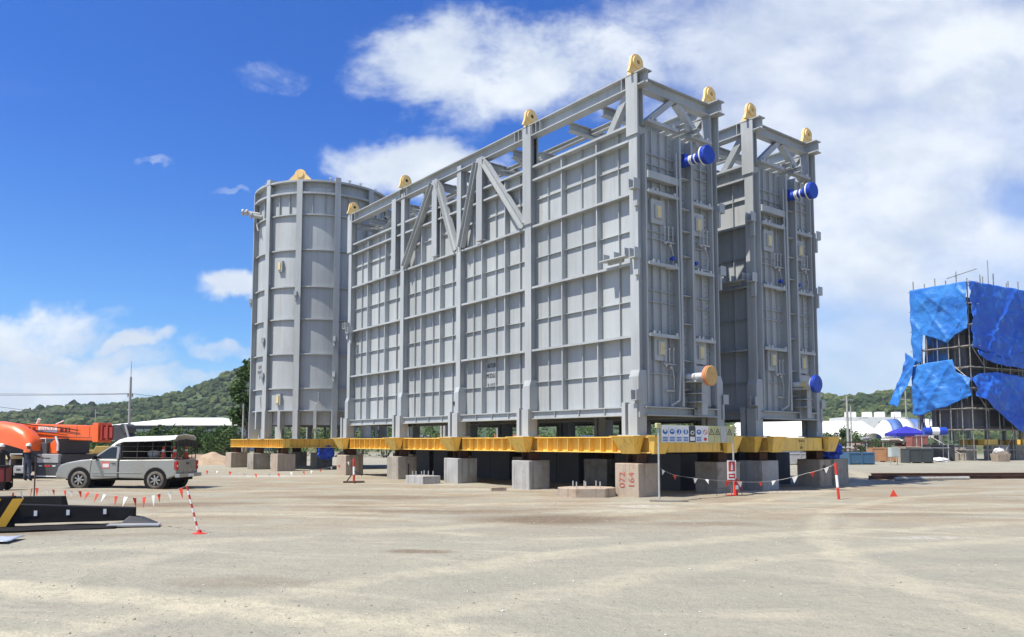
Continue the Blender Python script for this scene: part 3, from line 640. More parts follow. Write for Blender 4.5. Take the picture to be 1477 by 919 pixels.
for t in (-20, 100, 220):
    b2 = MB(); o = CY(t, RS + .05, 18.75); a = V3(CY(t + 90, 1, 0)); nrm = V3(CY(t, 1, 0))
    prof = [(-.85, 0), (.85, 0), (.36, .48)] + [(.36 * math.cos(R(q)), .48 + .3 * math.sin(R(q))) for q in range(20, 180, 20)] + [(-.36, .48)]
    b2.prism([V3(o) + a * x + V3((0, 0, z)) for x, z in prof], nrm * .16); b2.lathe(V3(o) + nrm * .16 + V3((0, 0, .45)), nrm, [(0, .22), (.06, .24), (.06, .1)], 16); b2.build('lifting_lug', M['lug'], vz)
for t in (-62, -70, 5, 22, 33, 52, 66):   # small fittings along the rim
    c = V3(CY(t, RS - .1, 18.8)); b.tube(c, c + V3((0, 0, .25)), .05, n=8); b.cbox(c + V3((0, 0, .3)), (.18, .12, .1))
for t, z, L in ((-82, 17.4, 1.0), (-74, 17.2, .8), (-68, 16.9, .6)):
    c = V3(CY(t, RS, z)); e = V3(CY(t - 3, RS + L, z + .1)); b.tube(c, e, .14, n=12); b.lathe(e, e - c, [(0, .22), (.12, .22)], 14)
b.path([CY(-75, RS + .25, 17.3), CY(-70, RS + .35, 16.6), CY(-66, RS + .3, 15.9)], .05)
b.build('pipe_fitting', M['galv'], vz)
b = MB()
for i, z in enumerate((6.55, 6.2, 5.85)): text = None
for i, tx in enumerate(('AUTO', 'MODULE', '2-1')):
    t = -64; q = V3(CY(t, RS + .02, 6.7 - i * .33)); nrm = V3(CY(t, 1, 0)); text_mesh('stencil_marking', tx, .3, M['ink'], vz, q, (R(90), 0, math.atan2(nrm.y, nrm.x) + R(90)), xs=.6)
b = MB(); b.path([CY(-5, RS + .05, 3.9), CY(-2, RS + .18, 4.35), CY(-2, RS + .18, 5.0)], .03); b.path([CY(-2, RS + .2, 4.4), CY(2, RS + .2, 3.9)], .03); b.path([CY(-58, RS + .1, 3.95), CY(-58, RS + .15, 4.7), CY(-54, RS + .15, 4.75)], .03); b.build('small_pipe', M['galv'], vz)
# its frame
gC = empty('girder_frame', PC, UROT, 'long yellow girder frame under the round vessel', 'girder frame', 'yellow girder frames on concrete blocks')
TC = lambda v: (v[0], -v[1], v[2])
for p, q, nst in (((-.2, .25), (9.4, .25), 26), ((-.2, 8.95), (9.4, 8.95), 12), ((.25, .52), (.25, 8.68), 8), ((8.95, .52), (8.95, 8.68), 8), ((4.6, .52), (4.6, 8.68), 8)):
    b = MB(TC); girder(b, p, q, nst, 1); b.build('girder', M['yellow'], gC)
# ------------------------------------------------------------------ concrete blocks and packers
def block(pos, rz, m, label, sz=(1.0, 1.0, 1.08), seed=0, group='concrete blocks under the girder frames', lip=True):
    r_ = random.Random(seed); b = MB(); sx, sy, h = sz
    n = 5; J = lambda: r_.uniform(-.012, .012)
    b.hexa([(-sx / 2 + J(), -sy / 2 + J(), -.06), (sx / 2 + J(), -sy / 2 + J(), -.06), (sx / 2 + J(), sy / 2 + J(), -.06), (-sx / 2 + J(), sy / 2 + J(), -.06),
            (-sx / 2 + J(), -sy / 2 + J(), h + J()), (sx / 2 + J(), -sy / 2 + J(), h + J()), (sx / 2 + J(), sy / 2 + J(), h + J()), (-sx / 2 + J(), sy / 2 + J(), h + J())])
    o = b.build('concrete_block', m, bevel=.022); o.location = pos; o.rotation_euler = (0, 0, rz); return tag(o, label, 'concrete block', group)
def packer(pos, rz, label, h0=1.08, h1=1.42, m=None, s=.3):
    b = MB(); b.box((-s, -s, h0), (s, s, h0 + .025)); b.box((-s * .8, -s * .8, h0 + .025), (-s * .8 + .03, s * .8, h1 - .027)); b.box((s * .8 - .03, -s * .8, h0 + .025), (s * .8, s * .8, h1 - .027)); b.box((-s * .78, -.015, h0 + .025), (s * .78, .015, h1 - .027)); b.box((-s, -s, h1 - .027), (s, s, h1 - .003))
    o = b.build('steel_packer', m or M['rust']); o.location = pos; o.rotation_euler = (0, 0, rz); return tag(o, label, 'steel stool', 'rusty steel stools on the blocks')
FB = [(.1, M['conc_b'], 'brown concrete block sprayed with red numbers under the nearest corner'), (5.85, M['conc_l'], 'clean pale grey concrete block between the two bolted footings'),
      (10.7, M['conc_l'], 'pale concrete block with a narrow seam, right behind the white bolted footing'), (15.6, M['conc_g'], 'grey concrete block with a dark vertical slot, left of the bolted footing'),
      (21.2, M['conc_b'], 'pinkish brown concrete block with the red and white stand before it')]
jit = [(.12, -.02), (0, .05), (-.05, .05), (.02, -.02), (.05, .03)]
for k, (u, m, lb) in enumerate(FB):
    p = UV(u + jit[k][0], .12 + jit[k][1]); o = block(p, UROT + R(rnd.uniform(-4, 4)), m, lb, seed=k, sz=(1.02, 1.05, 1.08))
    if k == 0:
        text_mesh('spray_number', '072', .34, M['redink'], o, (.18, .5 + .035, .55), (R(90), R(-90), R(180)), ext=.001, xs=1.05)
        text_mesh('spray_number', '164', .34, M['redink'], o, (-.22, .5 + .035, .55), (R(90), R(-90), R(180)), ext=.001, xs=1.05)
    if k == 3:
        b = MB(); b.box((-.515 - .012, -.1, .1), (-.50, -.02, .75)); b.build('slot', M['dark'], o)
    packer(p, UROT, ('rusty stool on the block with red numbers', 'rusty stool on the pale block between the two footings', 'rusty stool on the seamed pale block', 'rusty stool on the block with the dark slot', 'rusty stool on the pinkish brown block')[k])
for k, u in enumerate([.1, 5.85, 10.7, 15.6, 21.2]):
    p = UV(u, 4.2); lb = 'dirty grey concrete block behind the fire point sign' if k == 0 else 'shaded concrete block under the far side of the nearest module'
    block(p, UROT + R(rnd.uniform(-5, 5)), M['conc_g'], lb, seed=20 + k, sz=(1.3 if k else 1.05, 1.2, 1.08)); packer(p, UROT, 'dark stool above the block behind the fire point sign' if k == 0 else 'shaded stool under the far side of the nearest module')
    p = UV(u - .1, 6.55); lb = 'pale grey concrete block standing to the right of the fire point sign' if k == 0 else 'shaded concrete block under the near side of the rear module'
    block(p, UROT + R(rnd.uniform(-5, 5)), M['conc_l'] if k == 0 else M['conc_g'], lb, seed=30 + k, sz=(1.3 if k else 1.05, 1.1, 1.08)); packer(p, UROT, 'dark stool on the pale block right of the fire point sign' if k == 0 else 'shaded stool under the near side of the rear module')
    p = UV(u - .1, 10.45); lb = 'brown concrete block with a square hole at the far right corner' if k == 0 else 'shaded concrete block under the far side of the rear module'
    o = block(p, UROT + R(rnd.uniform(-3, 3)), M['conc_b'], lb, seed=40 + k); packer(p, UROT, 'dark stool on the brown block with a square hole' if k == 0 else 'shaded stool under the far side of the rear module')
    if k == 0: b = MB(); b.box((-.53, .1, .62), (-.51, .3, .84)); b.build('hole', M['dark'], o)
for k in range(4):  # near-black blocks added to close the gaps and deepen the shade there
    for v, lb, s_ in ((4.2, 'added near-black block deepening the shade under the modules', 70), (6.5, 'added near-black block deepening the shade under the modules', 74), (10.4, 'added near-black block deepening the shade under the modules', 78)):
        for f in (.36, .68): block(UV(COLS[k] + (COLS[k + 1] - COLS[k]) * f, v), UROT + R(rnd.uniform(-5, 5)), M['dark'], lb, seed=s_ + k, sz=(1.5, 1.1, 1.35)).name = 'shade_filler_block'
block(UV(-.15, 11.45), UROT, M['conc_g'], 'concrete block carrying the bundle of blue sheeting', seed=55, sz=(.9, 1.1, 1.1))
CB = [((.45, .3), M['conc_b'], 'reddish brown block at the near corner of the round vessel'), ((4.6, .3), M['conc_g'], 'middle block of the three under the left side of the round vessel'), ((8.9, .3), M['conc_b'], 'leftmost concrete block under the round vessel'),
      ((.3, 4.7), M['conc_g'], 'shaded concrete block under the right side of the round vessel'), ((.3, 8.8), M['conc_g'], 'shaded concrete block under the right side of the round vessel'), ((8.9, 4.7), M['conc_g'], 'shaded concrete block at the back of the round vessel'), ((8.9, 8.8), M['conc_g'], 'shaded concrete block at the back of the round vessel'), ((4.6, 4.7), M['conc_g'], 'shaded concrete block at the back of the round vessel')]
for k, ((u, v), m, lb) in enumerate(CB):
    p = UV(u, v, 0, PC); block(p, UROT, m, lb, seed=60 + k, sz=(1.1, 1.15, 1.05))
    packer(p, UROT, lb.replace('block', 'block stool').replace('concrete ', '') if k < 3 else 'shaded stool under the round vessel', 1.05, 1.42)

# bolted footings lying in front
def footing(pos, rz, m, label, r, h, n):
    b = MB(); pts = [(r * 1.25 * math.cos(R(a)), r * math.sin(R(a))) for a in ((20, 60, 120, 160, 200, 240, 300, 340) if n == 8 else (38, 142, 218, 322))]
    b.prism([(x, y, -.05) for x, y in pts], (0, 0, h + .05)); o = b.build('bolted_footing', m, bevel=.02); o.location = pos; o.rotation_euler = (0, 0, rz)
    for x, y in ((-.5, -.25), (-.5, .25), (.5, -.25), (.5, .25), (0, .3), (-.1, -.2)):
        b = MB(); b.tube((x * r, y * r * 1.6, h - .02), (x * r, y * r * 1.6, h + .2), .022, n=8); b.build('anchor_bolt', M['galv'], o)
    return tag(o, label, 'footing')
footing((2.45, 25.9, 0), R(6), M['conc_b'], 'low sandy brown octagonal footing with upright bolts', .78, .3, 8)
footing((-3.85, 34.0, 0), UROT, M['conc_l'], 'low whitish concrete footing with upright bolts', .72, .34, 4)
b = MB(); b.box((-.3, -.06, 0), (.3, .06, .12)); o = b.build('timber_offcut', M['conc_b'], bevel=.01); o.location = (-.5, 29.0, .0); o.rotation_euler = (0, 0, .4); tag(o, 'short pale offcut beside the clean grey block', 'timber')
b = MB(); b.box((-.6, -.07, 0), (.55, .07, .045)); o = b.build('timber_plank', M['conc_g']); o.location = (4.75, 23.75, .01); o.rotation_euler = (0, 0, -.12); tag(o, 'thin plank on the ground at the left foot of the sign board', 'plank')

# ------------------------------------------------------------------ safety sign board
sgn = empty('safety_sign_board', (4.46, 23.87, 0), math.atan2(26.64 - 23.87, 7.51 - 4.46) - R(0), 'row of blue, red and yellow safety signs on two thin posts', 'sign board')
TZ = lambda v: (v[0], v[1], v[2] if v[2] < 2 else 1.76 + (v[2] - 2.12) * .64)
SL = math.hypot(26.64 - 23.87, 7.51 - 4.46)
for x in (0, SL):
    b = MB(TZ); b.tube((x, 0, -.1), (x, 0, 3.02 if x == 0 else 2.98), .03, n=8); b.build('post', M['galv'], sgn)
    b = MB(TZ); b.box((x - .12, -.04, 2.82), (x + .1, .05, 3.06)); b.build('clamp', M['sign_yel'], sgn, bevel=.02)
b = MB(TZ); b.box((.08, -.03, 2.12), (SL - .05, -.01, 2.98)); bd = b.build('backing_board', M['sign_yel'], sgn)
nS = 11; sw = (SL - .2) / nS
for i in range(nS):
    x0 = .1 + i * sw; kind = 'bbbbdbryysy'[i]; z0, z1 = 2.16, 2.96; y = -.045; xc = x0 + sw / 2; rr = sw * .36
    b = MB(TZ); b.box((x0 + .012, y, z0), (x0 + sw - .012, -.031, z1)); sp = b.build('sign_panel', M['white'] if kind in 'br' else (M['sign_yel'] if kind == 'y' else (M['galv'] if kind == 's' else M['dark'])), sgn)
    b = MB(TZ); b.cur = 0
    if kind == 'b':
        b.tube((xc, y - .004, 2.66), (xc, y, 2.66), rr, n=20)
        for k in range(3): b.box((xc - rr, y - .004, 2.2 + k * .08), (xc + rr, y, 2.25 + k * .08))
        s_ = b.build('symbol', M['sign_blue'], sp)
        b = MB(TZ)
        if i == 0: b.box((xc - .06, y - .008, 2.66), (xc + .06, y - .0045, 2.72)); b.tube((xc, y - .008, 2.73), (xc, y - .0045, 2.73), .06, n=12)
        elif i == 1: b.box((xc - .07, y - .008, 2.66), (xc - .008, y - .0045, 2.72)); b.box((xc + .008, y - .008, 2.66), (xc + .07, y - .0045, 2.72))
        elif i == 2: b.box((xc, y - .008, 2.58), (xc + .035, y - .0045, 2.76)); b.box((xc - .05, y - .008, 2.57), (xc + .035, y - .0045, 2.61))
        elif i == 3: b.box((xc - .035, y - .008, 2.58), (xc + .035, y - .0045, 2.7)); b.box((xc - .03, y - .008, 2.7), (xc - .005, y - .0045, 2.78)); b.box((xc + .005, y - .008, 2.7), (xc + .03, y - .0045, 2.78))
        else: b.tube((xc, y - .008, 2.68), (xc, y - .0045, 2.68), .05, n=12); b.box((xc - .07, y - .008, 2.66), (xc + .02, y - .0045, 2.69))
        b.build('pictogram', M['white'], s_)
    elif kind == 'd':
        b.tube((xc, y - .004, 2.62), (xc, y, 2.62), rr * .8, n=16); b.box((xc - rr, y - .004, 2.22), (xc + rr, y, 2.42)); s_ = b.build('symbol', M['white'], sp)
        b = MB(TZ); b.tube((xc, y - .008, 2.62), (xc, y - .0045, 2.62), rr * .5, n=16); b.build('pictogram', M['dark'], s_)
    elif kind == 'r':
        for k in range(24):
            a, e = 6.283 * k / 24, 6.283 * (k + 1) / 24; P = lambda q, r: (xc + r * math.cos(q), y - .004, 2.66 + r * math.sin(q)); P2 = lambda q, r: (xc + r * math.cos(q), y, 2.66 + r * math.sin(q))
            b.hexa([P(a, rr * .8), P(e, rr * .8), P(e, rr), P(a, rr), P2(a, rr * .8), P2(e, rr * .8), P2(e, rr), P2(a, rr)])
        b.bar((xc - rr * .6, y - .006, 2.66 + rr * .6), (xc + rr * .6, y - .006, 2.66 - rr * .6), .004, .025, (0, 0, 1)); b.tube((xc, y - .004, 2.3), (xc, y, 2.3), rr * .7, n=12)
        b.build('symbol', M['red'], sp)
    elif kind == 'y':
        P = [(xc - rr, 2.54), (xc + rr, 2.54), (xc, 2.84)]
        for (xa, za), (xb, zb) in zip(P, P[1:] + P[:1]): b.bar((xa, y - .003, za), (xb, y - .003, zb), .004, .03, (0, 0, 1))
        b.box((xc - .012, y - .004, 2.6), (xc + .012, y, 2.7)); b.build('symbol', M['ink'], sp)
# fire point stand
fs = empty('fire_point_stand', (7.35, 26.35, 0), R(10), 'red fire extinguisher stand with a red and white sign', 'fire point'); fs.scale = (.82, .9, .96)
b = MB(); b.box((-.18, -.02, .55), (.2, 0, 1.22)); sp = b.build('sign_panel', M['white'], fs)
b = MB(); b.box((-.13, -.026, .84), (.15, -.0205, 1.18)); b.box((-.13, -.026, .6), (.15, -.0205, .76)); s_ = b.build('symbol', M['red'], sp)
b = MB(); b.box((-.03, -.032, .88), (.06, -.0265, 1.06)); b.box((-.015, -.032, 1.06), (.03, -.0265, 1.13)); b.box((-.09, -.032, .66), (.11, -.0265, .70)); b.build('pictogram', M['white'], s_)
b = MB(); b.tube((.01, .03, 0), (.01, .03, 1.2), .02, n=8); b.tube((.01, .03, .5), (.5, .1, .5), .015, n=6); b.tube((.5, .1, 0), (.5, .1, .5), .015, n=6); b.box((-.2, -.14, 0), (.3, .2, .02)); b.tube((-.2, .03, .52), (.35, .03, .5), .02, n=6); b.build('frame', M['red'], fs)
b = MB(); b.lathe((.18, 0, .02), (0, 0, 1), [(0, .085), (.42, .09), (.5, .05), (.53, .03), (.58, .03)], 14); b.tube((.18, 0, .57), (.27, -.02, .55), .02, n=6); b.path([(.26, -.02, .55), (.3, -.03, .4), (.28, -.02, .2)], .012); e_ = b.build('extinguisher', M['red'], fs, smooth=True)
b = MB(); b.box((.12, -.1, .22), (.24, -.085, .36)); b.build('sticker', M['white'], e_)
b = MB(); b.path([(-.7, -.1, .25), (-.3, -.1, .27), (-.3, -.1, .02)], .012); b.path([(-.7, -.1, .25), (-.7, -.1, .0)], .012); b.path([(-.5, -.3, .01), (.4, -.25, .01), (1.0, .1, .01)], .012); b.build('ground_rod', M['dark'], fs)

# ------------------------------------------------------------------ marker stakes and bunting
def stake(base, top, label, bands, foot=True, r=.028):
    t = empty('marker_stake', base, 0, label, 'marker stake', 'red and white marker stakes'); d_ = V3(top) - V3(base); n = len(bands)
    for i, c in enumerate(bands):
        b = MB(); b.tube(d_ * (i / n), d_ * ((i + 1) / n), r, n=10); b.build('band', M['red'] if c == 'r' else M['white'], t)
    if foot:
        b = MB(); b.lathe((0, 0, 0), (0, 0, 1), [(0, .14), (.02, .14), (.04, .05), (.09, .035)], 18); b.build('foot', M['red'], t)
    return t
stake((-6.08, 15.37, 0), (-6.36, 15.4, .93), 'leaning thin striped stake on a round red foot in the foreground', 'rwrwrwrwrwr', r=.02)
stake((10.13, 24.43, 0), (10.08, 24.5, 1.14), 'upright thick stake banded red, white and red at the right', 'rwr', False, .04)
st = stake((-6.95, 34.6, .0), (-6.97, 34.65, 1.05), 'red and white stand with dark crossed feet before the pinkish block', 'rwr', False, .05)
b = MB(); b.tube((-.45, -.1, .03), (.45, .1, .03), .05, n=8); b.tube((-.1, .35, .03), (.1, -.35, .03), .05, n=8); b.bar((-.0, 0, .5), (-.35, .2, 0.05), .04, .04); b.bar((0, 0, .5), (.35, .1, .3), .04, .04); b.build('foot', M['rust'], st)
b = MB(); b.tube((0, 0, -.1), (0, 0, 1.42), .018, n=8); o = b.build('thin_post', M['rust']); o.location = at(54.5, 21.3); tag(o, 'thin rusty post holding the bunting left of the pickup', 'post')
def bunting(pts, sag, n, label, sz, seed=0, order=None):
    r_ = random.Random(seed); t = empty('bunting', pts[0], 0, label, 'bunting', 'strings of red and white flags'); P0 = V3(pts[0])
    L = [(V3(q) - V3(p)).length for p, q in zip(pts, pts[1:])]; tot = sum(L)
    def pos(s):
        for (p, q), l in zip(zip(pts, pts[1:]), L):
            if s <= l + 1e-6: f = s / l; v = V3(p).lerp(V3(q), f); v.z -= sag * 4 * f * (1 - f); return v - P0
            s -= l
        return V3(pts[-1]) - P0
    b = MB(); q = [pos(tot * i / 40) for i in range(41)]; b.path(q, .0035, 4); b.build('string', M['galv'], t)
    for i in range(n):
        s = tot * (i + .5 + r_.uniform(-.25, .25)) / n; p = pos(s); d_ = (pos(min(tot, s + .1)) - pos(max(0, s - .1))).normalized(); z_ = sz * r_.uniform(.75, 1.15)
        tw = r_.uniform(-1, 1); dn = V3((r_.uniform(-.35, .35), tw * .6, -1)).normalized() * z_ * 1.15; nn = d_.cross(dn).normalized() * .004
        b = MB(); a, e, c = p - d_ * z_ * .5, p + d_ * z_ * .5, p + dn; md_ = (a + e) / 2 + dn * .4 + nn * 8 * tw
        b.add([a + nn, e + nn, c + nn, md_ + nn, a - nn, e - nn, c - nn, md_ - nn], [(0, 1, 3), (1, 2, 3), (2, 0, 3), (4, 7, 5), (5, 7, 6), (6, 7, 4), (0, 4, 5, 1), (1, 5, 6, 2), (2, 6, 4, 0)])
        b.build('flag', M['flag_r'] if (order[i % len(order)] if order else 'rw'[i % 2]) == 'r' else M['flag_w'], t)
    return t
pA = at(54.5, 21.3, .56)
bunting([at(-60, 15.5, .72), at(20, 17.5, .66), pA], .02, 4, 'short string of large flags at the left edge above the black kerb', .22, 3, 'wrwr')
bunting([pA, at(120, 19.6, .58), at(205, 17.2, .57), (-6.36, 15.4, .93)], .02, 17, 'low string of flags sagging in front of the pickup to the leaning stake', .19, 1, 'rwrrwrrrwrwrrw')
bunting([at(205, 43, .7), at(330, 40, .3), at(430, 38, .35), at(512, 34.65, 1.0)], .12, 20, 'string of flags crossing in front of the round vessel', .17, 2, 'rwrwrw')
bunting([(4.46, 23.87, 1.02), at(975, 24.3, .75), at(1060, 24.8, .55), at(1110, 25, .55), at(1160, 24.8, .8), (10.08, 24.5, 1.1)], .03, 11, 'string of flags from the sign board to the thick stake', .17, 4, 'wrwwrwrw')
b = MB(); b.prism([(-.14, 0, 0), (.14, 0, 0), (0, .02, .25)], (0, .012, 0)); o = b.build('fallen_flag', M['flag_r']); o.location = at(1285, 25.6, .0); tag(o, 'single red triangular flag on the ground at the right', 'flag')

# ------------------------------------------------------------------ black kerb barrier, mats, puddle
kb = empty('kerb_barrier', (-10.35, 16.35, 0), math.atan2(.75, 2.2), 'long black tapering steel kerb with white reflectors in the foreground', 'kerb barrier')
b = MB(); b.hexa([(0, 0, .1), (2.3, 0, .1), (2.3, .32, .1), (0, .32, .1), (0, .03, .50), (2.3, .03, .37), (2.3, .29, .37), (0, .29, .50)]); b.build('body', M['black'], kb, bevel=.015)
for x in (.42, 1.02, 1.72):
    b = MB(); b.box((x - .03, -.0 + .003, .25), (x + .03, .012, .36)); b.build('reflector', M['white'], kb)
b = MB(); b.hexa([(2.0, -.25, .01), (2.75, -.1, .01), (2.75, .4, .01), (2.0, .4, .01), (2.2, -.02, .2), (2.45, 0, .16), (2.45, .3, .16), (2.2, .3, .2)]); b.build('end_shoe', M['dark'], kb, bevel=.02)
b = MB(); b.box((-1.6, -.02, .02), (-.02, .34, .66)); hd = b.build('hazard_end', M['black'], kb, bevel=.01)
for k in range(4):
    x = -1.5 + k * .4; b = MB(); b.prism([(x, -.026, .05), (x + .2, -.026, .05), (x + .5, -.026, .62), (x + .3, -.026, .62)], (0, .004, 0)); b.build('hazard_stripe', mat('hazard_yellow', (.7, .38, .03), .5), hd)
b = MB(); b.hexa([(-2, 0, 0), (1.05, 0, 0), (1.05, .3, 0), (-2, .3, 0), (-2, .02, .42), (.95, .02, .42), (.95, .28, .42), (-2, .28, .42)]); o = b.build('kerb_barrier', M['black'], bevel=.015); o.location = (-12.3, 19.75, 0); o.rotation_euler = (0, 0, .12); tag(o, 'shorter plain black kerb lying behind the reflector kerb', 'kerb barrier')
b = MB(); b.add([(x, y, .012 + .02 * noise.noise((x * 2, y * 2, 0))) for y in np.linspace(0, 1, 6) for x in np.linspace(0, 3.1, 16)], [(j * 16 + i, j * 16 + i + 1, (j + 1) * 16 + i + 1, (j + 1) * 16 + i) for j in range(5) for i in range(15)])
o = b.build('rubber_mat', M['black'], smooth=True); md = o.modifiers.new('s', 'SOLIDIFY'); md.thickness = .03; md.offset = 1; o.location = (-11.1, 15.25, .03); o.rotation_euler = (0, 0, .33); tag(o, 'crumpled black rubber mat at the foot of the reflector kerb', 'mat')
b = MB(); b.box((0, 0, 0), (1.0, .42, .03)); o = b.build('steel_plate', M['grey_m']); o.location = (-8.4, 16.35, .04); o.rotation_euler = (0, .02, .3); tag(o, 'thin grey plate at the right end of the reflector kerb', 'plate')
b = MB(); nn = 30
for jj in range(12):
    for ii in range(nn): x = 2.6 * ii / (nn - 1); y = .75 * jj / 11; b.v.append((x, y + .12 * noise.noise((x * 1.5, 0, 0)), .03 + .05 * abs(noise.noise((x * 2.2, y * 3, 7)))))
b.f = [(j2 * nn + i2, j2 * nn + i2 + 1, (j2 + 1) * nn + i2 + 1, (j2 + 1) * nn + i2) for j2 in range(11) for i2 in range(nn - 1)]; b.mi = [0] * len(b.f)
o = b.build('plastic_sheet', mat('pale_blue_plastic', (.42, .47, .54), .3, var=.1, vs=4), smooth=True); o.modifiers.new('t', 'SOLIDIFY').thickness = .01
o.location = (-11.4, 13.35, .01); o.rotation_euler = (0, 0, .2); tag(o, 'pale bluish plastic sheet lying on the ground at the left edge', 'plastic sheet')
# pipes and rails lying at the right
for i, (x0, y0, x1, y1, r, m, lb) in enumerate(((17, 37.5, 40, 40, .07, 'rust', 'long rusty rail lying nearest to the yard at the right'), (18.5, 40.5, 42, 42.5, .07, 'rust', 'long rusty rail lying behind the first one'), (17.8, 36.6, 21.6, 37.2, .08, 'conc_l', 'pale pipe lying on the ground right of the blue bundle'))):
    b = MB(); b.tube((x0, y0, r), (x1, y1, r), r, n=8) if m != 'rust' else (b.bar((x0, y0, .02), (x1, y1, .02), .2, .03), b.bar((x0, y0, .09), (x1, y1, .09), .03, .13), b.bar((x0, y0, .16), (x1, y1, .16), .09, .04))
    tag(b.build('steel_rail' if m == 'rust' else 'pale_pipe', M[m]), lb, 'rail' if m == 'rust' else 'pipe')
# blue sheeting bundle, hanging blue sheet
def crumple(name, c, r, m, label, cat, seed, k=.35):
    b = MB(); b.ball((0, 0, 0), 1, 40, 26); vs2 = []
    for v in b.v:
        p = V3(v); n_ = abs(noise.noise(p * 1.7 + V3((seed, 0, 0)))) + .6 * abs(noise.noise(p * 3.6 + V3((0, seed, 0)))) + .25 * abs(noise.noise(p * 8))
        p = p * (1.15 - k * n_ * 1.6); vs2.append((p.x * r[0], p.y * r[1], p.z * r[2]))
    b.v = vs2; o = b.build(name, m, smooth=True); o.location = c; return tag(o, label, cat)
crumple('sheeting_bundle', UV(-.1, 11.3, 1.42), (.6, .5, .42), M['blue_wrap'], 'crumpled bright blue sheeting heaped on the far right block', 'sheeting', 3)
crumple('sheeting_bundle', UV(.4, 3.1, 1.1, PC), (.55, .35, .5), M['blue_wrap'], 'blue cloth hanging under the round vessel frame', 'sheeting', 8)
# ------------------------------------------------------------------ pickup truck (x = towards the tail, y = away from the camera side)
tr = empty('pickup_truck', (-14.95, 29.95 + .8, 0), R(-5), 'silver pickup with a white canopy over a caged bed', 'pickup')
PAINT = mat('silver_beige_car_paint', (.355, .355, .325), .28, .35, var=.03, vs=1, coat=.5, dirt=(.36, .31, .235), dirt_amt=.35, dirt_scale=1.1)
GLASS = mat('dark_tinted_glass', (.012, .02, .03), .06, var=.05); CAN = mat('white_canopy_sheet', (.66, .66, .63), .5, var=.06, vs=2)
HW = .84; WB = 1.52
def arc(cx, r, z0, a0, a1, n=9): return [(cx + r * math.cos(R(a0 + (a1 - a0) * i / n)), z0 + r * math.sin(R(a0 + (a1 - a0) * i / n))) for i in range(n + 1)]
def side_solid(poly, y0, y1): b = MB(); b.prism([(x, y0, z) for x, z in poly], (0, y1 - y0, 0)); return b
# front half: wing, bonnet, door sill, cowl
front = [(-2.42, .42), (-2.45, .60), (-2.40, .80), (-2.30, .92), (-2.05, 1.0), (-1.55, 1.09), (-1.12, 1.13), (.02, 1.12), (.02, .42)] + [(-1.02, .36)] + arc(-WB, .44, .36, 0, 180)
side_solid(front, -HW, HW).build('body', PAINT, tr, bevel=.06, seg=3)
bed = [(.05, .42), (.05, 1.10), (2.02, 1.12), (2.24, 1.13), (2.32, 1.06), (2.34, .60), (2.30, .50), (WB + .5, .40)] + arc(WB, .44, .36, 0, 180) + [(WB - .52, .40)]
side_solid(bed, -HW, HW).build('cargo_bed', PAINT, tr, bevel=.045, seg=3)
# cab
cabp = [(-1.14, 1.12), (-.98, 1.22), (-.42, 1.60), (-.28, 1.655), (-.02, 1.67), (.02, 1.62), (.02, 1.12)]
b = MB(); n = len(cabp); ins = lambda z: HW - .03 - max(0, z - 1.12) * .2
b.add([(x, -ins(z), z) for x, z in cabp] + [(x, ins(z), z) for x, z in cabp], [tuple(range(n))[::-1], tuple(range(n, 2 * n))] + [(i, (i + 1) % n, n + (i + 1) % n, n + i) for i in range(n)])
b.build('cab', PAINT, tr, bevel=.035, seg=2)
for s in (-1, 1):
    b = MB(); pl = [(-.92, 1.17), (-.40, 1.545), (-.30, 1.58), (-.10, 1.59), (-.08, 1.17)]; b.prism([(x, s * (ins(z) + .006), z) for x, z in pl], (0, -s * .012, 0)); b.build('side_window', GLASS, tr)
    b = MB(); b.cbox((-.86, s * (HW + .1), 1.19), (.1, .2, .16)); b.cbox((-.84, s * (HW + .01), 1.16), (.05, .08, .05)); b.build('wing_mirror', M['black'], tr, bevel=.02)
    b = MB(); b.hexa([(-2.42, s * .5, .82), (-2.1, s * (HW + .004), .86), (-2.1, s * (HW - .1), .86), (-2.3, s * .45, .82), (-2.33, s * .52, .95), (-2.0, s * (HW + .004), 1.0), (-2.0, s * (HW - .1), 1.0), (-2.25, s * .5, .95)]); b.build('headlight', mat('headlight_glass', (.5, .5, .48), .15), tr, bevel=.01)
    b = MB(); b.box((2.24, s * HW - .02 * (s > 0) - .11 * (s > 0) + .0, .72), (2.36, s * HW + .13 - .0 - (.0 if s < 0 else .118), 1.06)); tl = b.build('tail_light', mat('red_lens', (.5, .01, .01), .2), tr, bevel=.015)
    b = MB(); yq = s * HW + (.055 if s < 0 else -.055); b.box((2.355, yq - .035, .84), (2.363, yq + .035, .92)); b.build('reverse_lamp', M['white'], tl)
    if s < 0:   # door seams, handle, door sticker, sill trim on the side that faces us
        b = MB()
        for p, q in (((-1.1, .52), (-1.04, 1.1)), ((.035, .42), (.035, 1.12)), ((-.98, .50), (.0, .47))): b.bar((p[0], -HW - .002, p[1]), (q[0], -HW - .002, q[1]), .012, .014, (1, 0, 0) if abs(p[0] - q[0]) < .2 else (0, 0, 1))
        b.build('door_seam', M['dark'], tr)
        b = MB(); b.cbox((-.16, -HW - .015, .98), (.16, .03, .035)); b.build('door_handle', M['dark'], tr, bevel=.01)
        b = MB(); b.box((-.62, -HW - .006, .78), (-.3, -HW - .001, 1.04)); ds = b.build('door_sticker', mat('faded_red_print', (.62, .16, .12), .5), tr)
        b = MB(); b.box((-.58, -HW - .01, .82), (-.34, -HW - .0065, .96)); b.build('sticker_panel', M['white'], ds)
        b = MB(); b.box((-1.0, -HW - .012, .60), (1.0, -HW - .001, .635)); b.build('side_crease', PAINT, tr, bevel=.005)
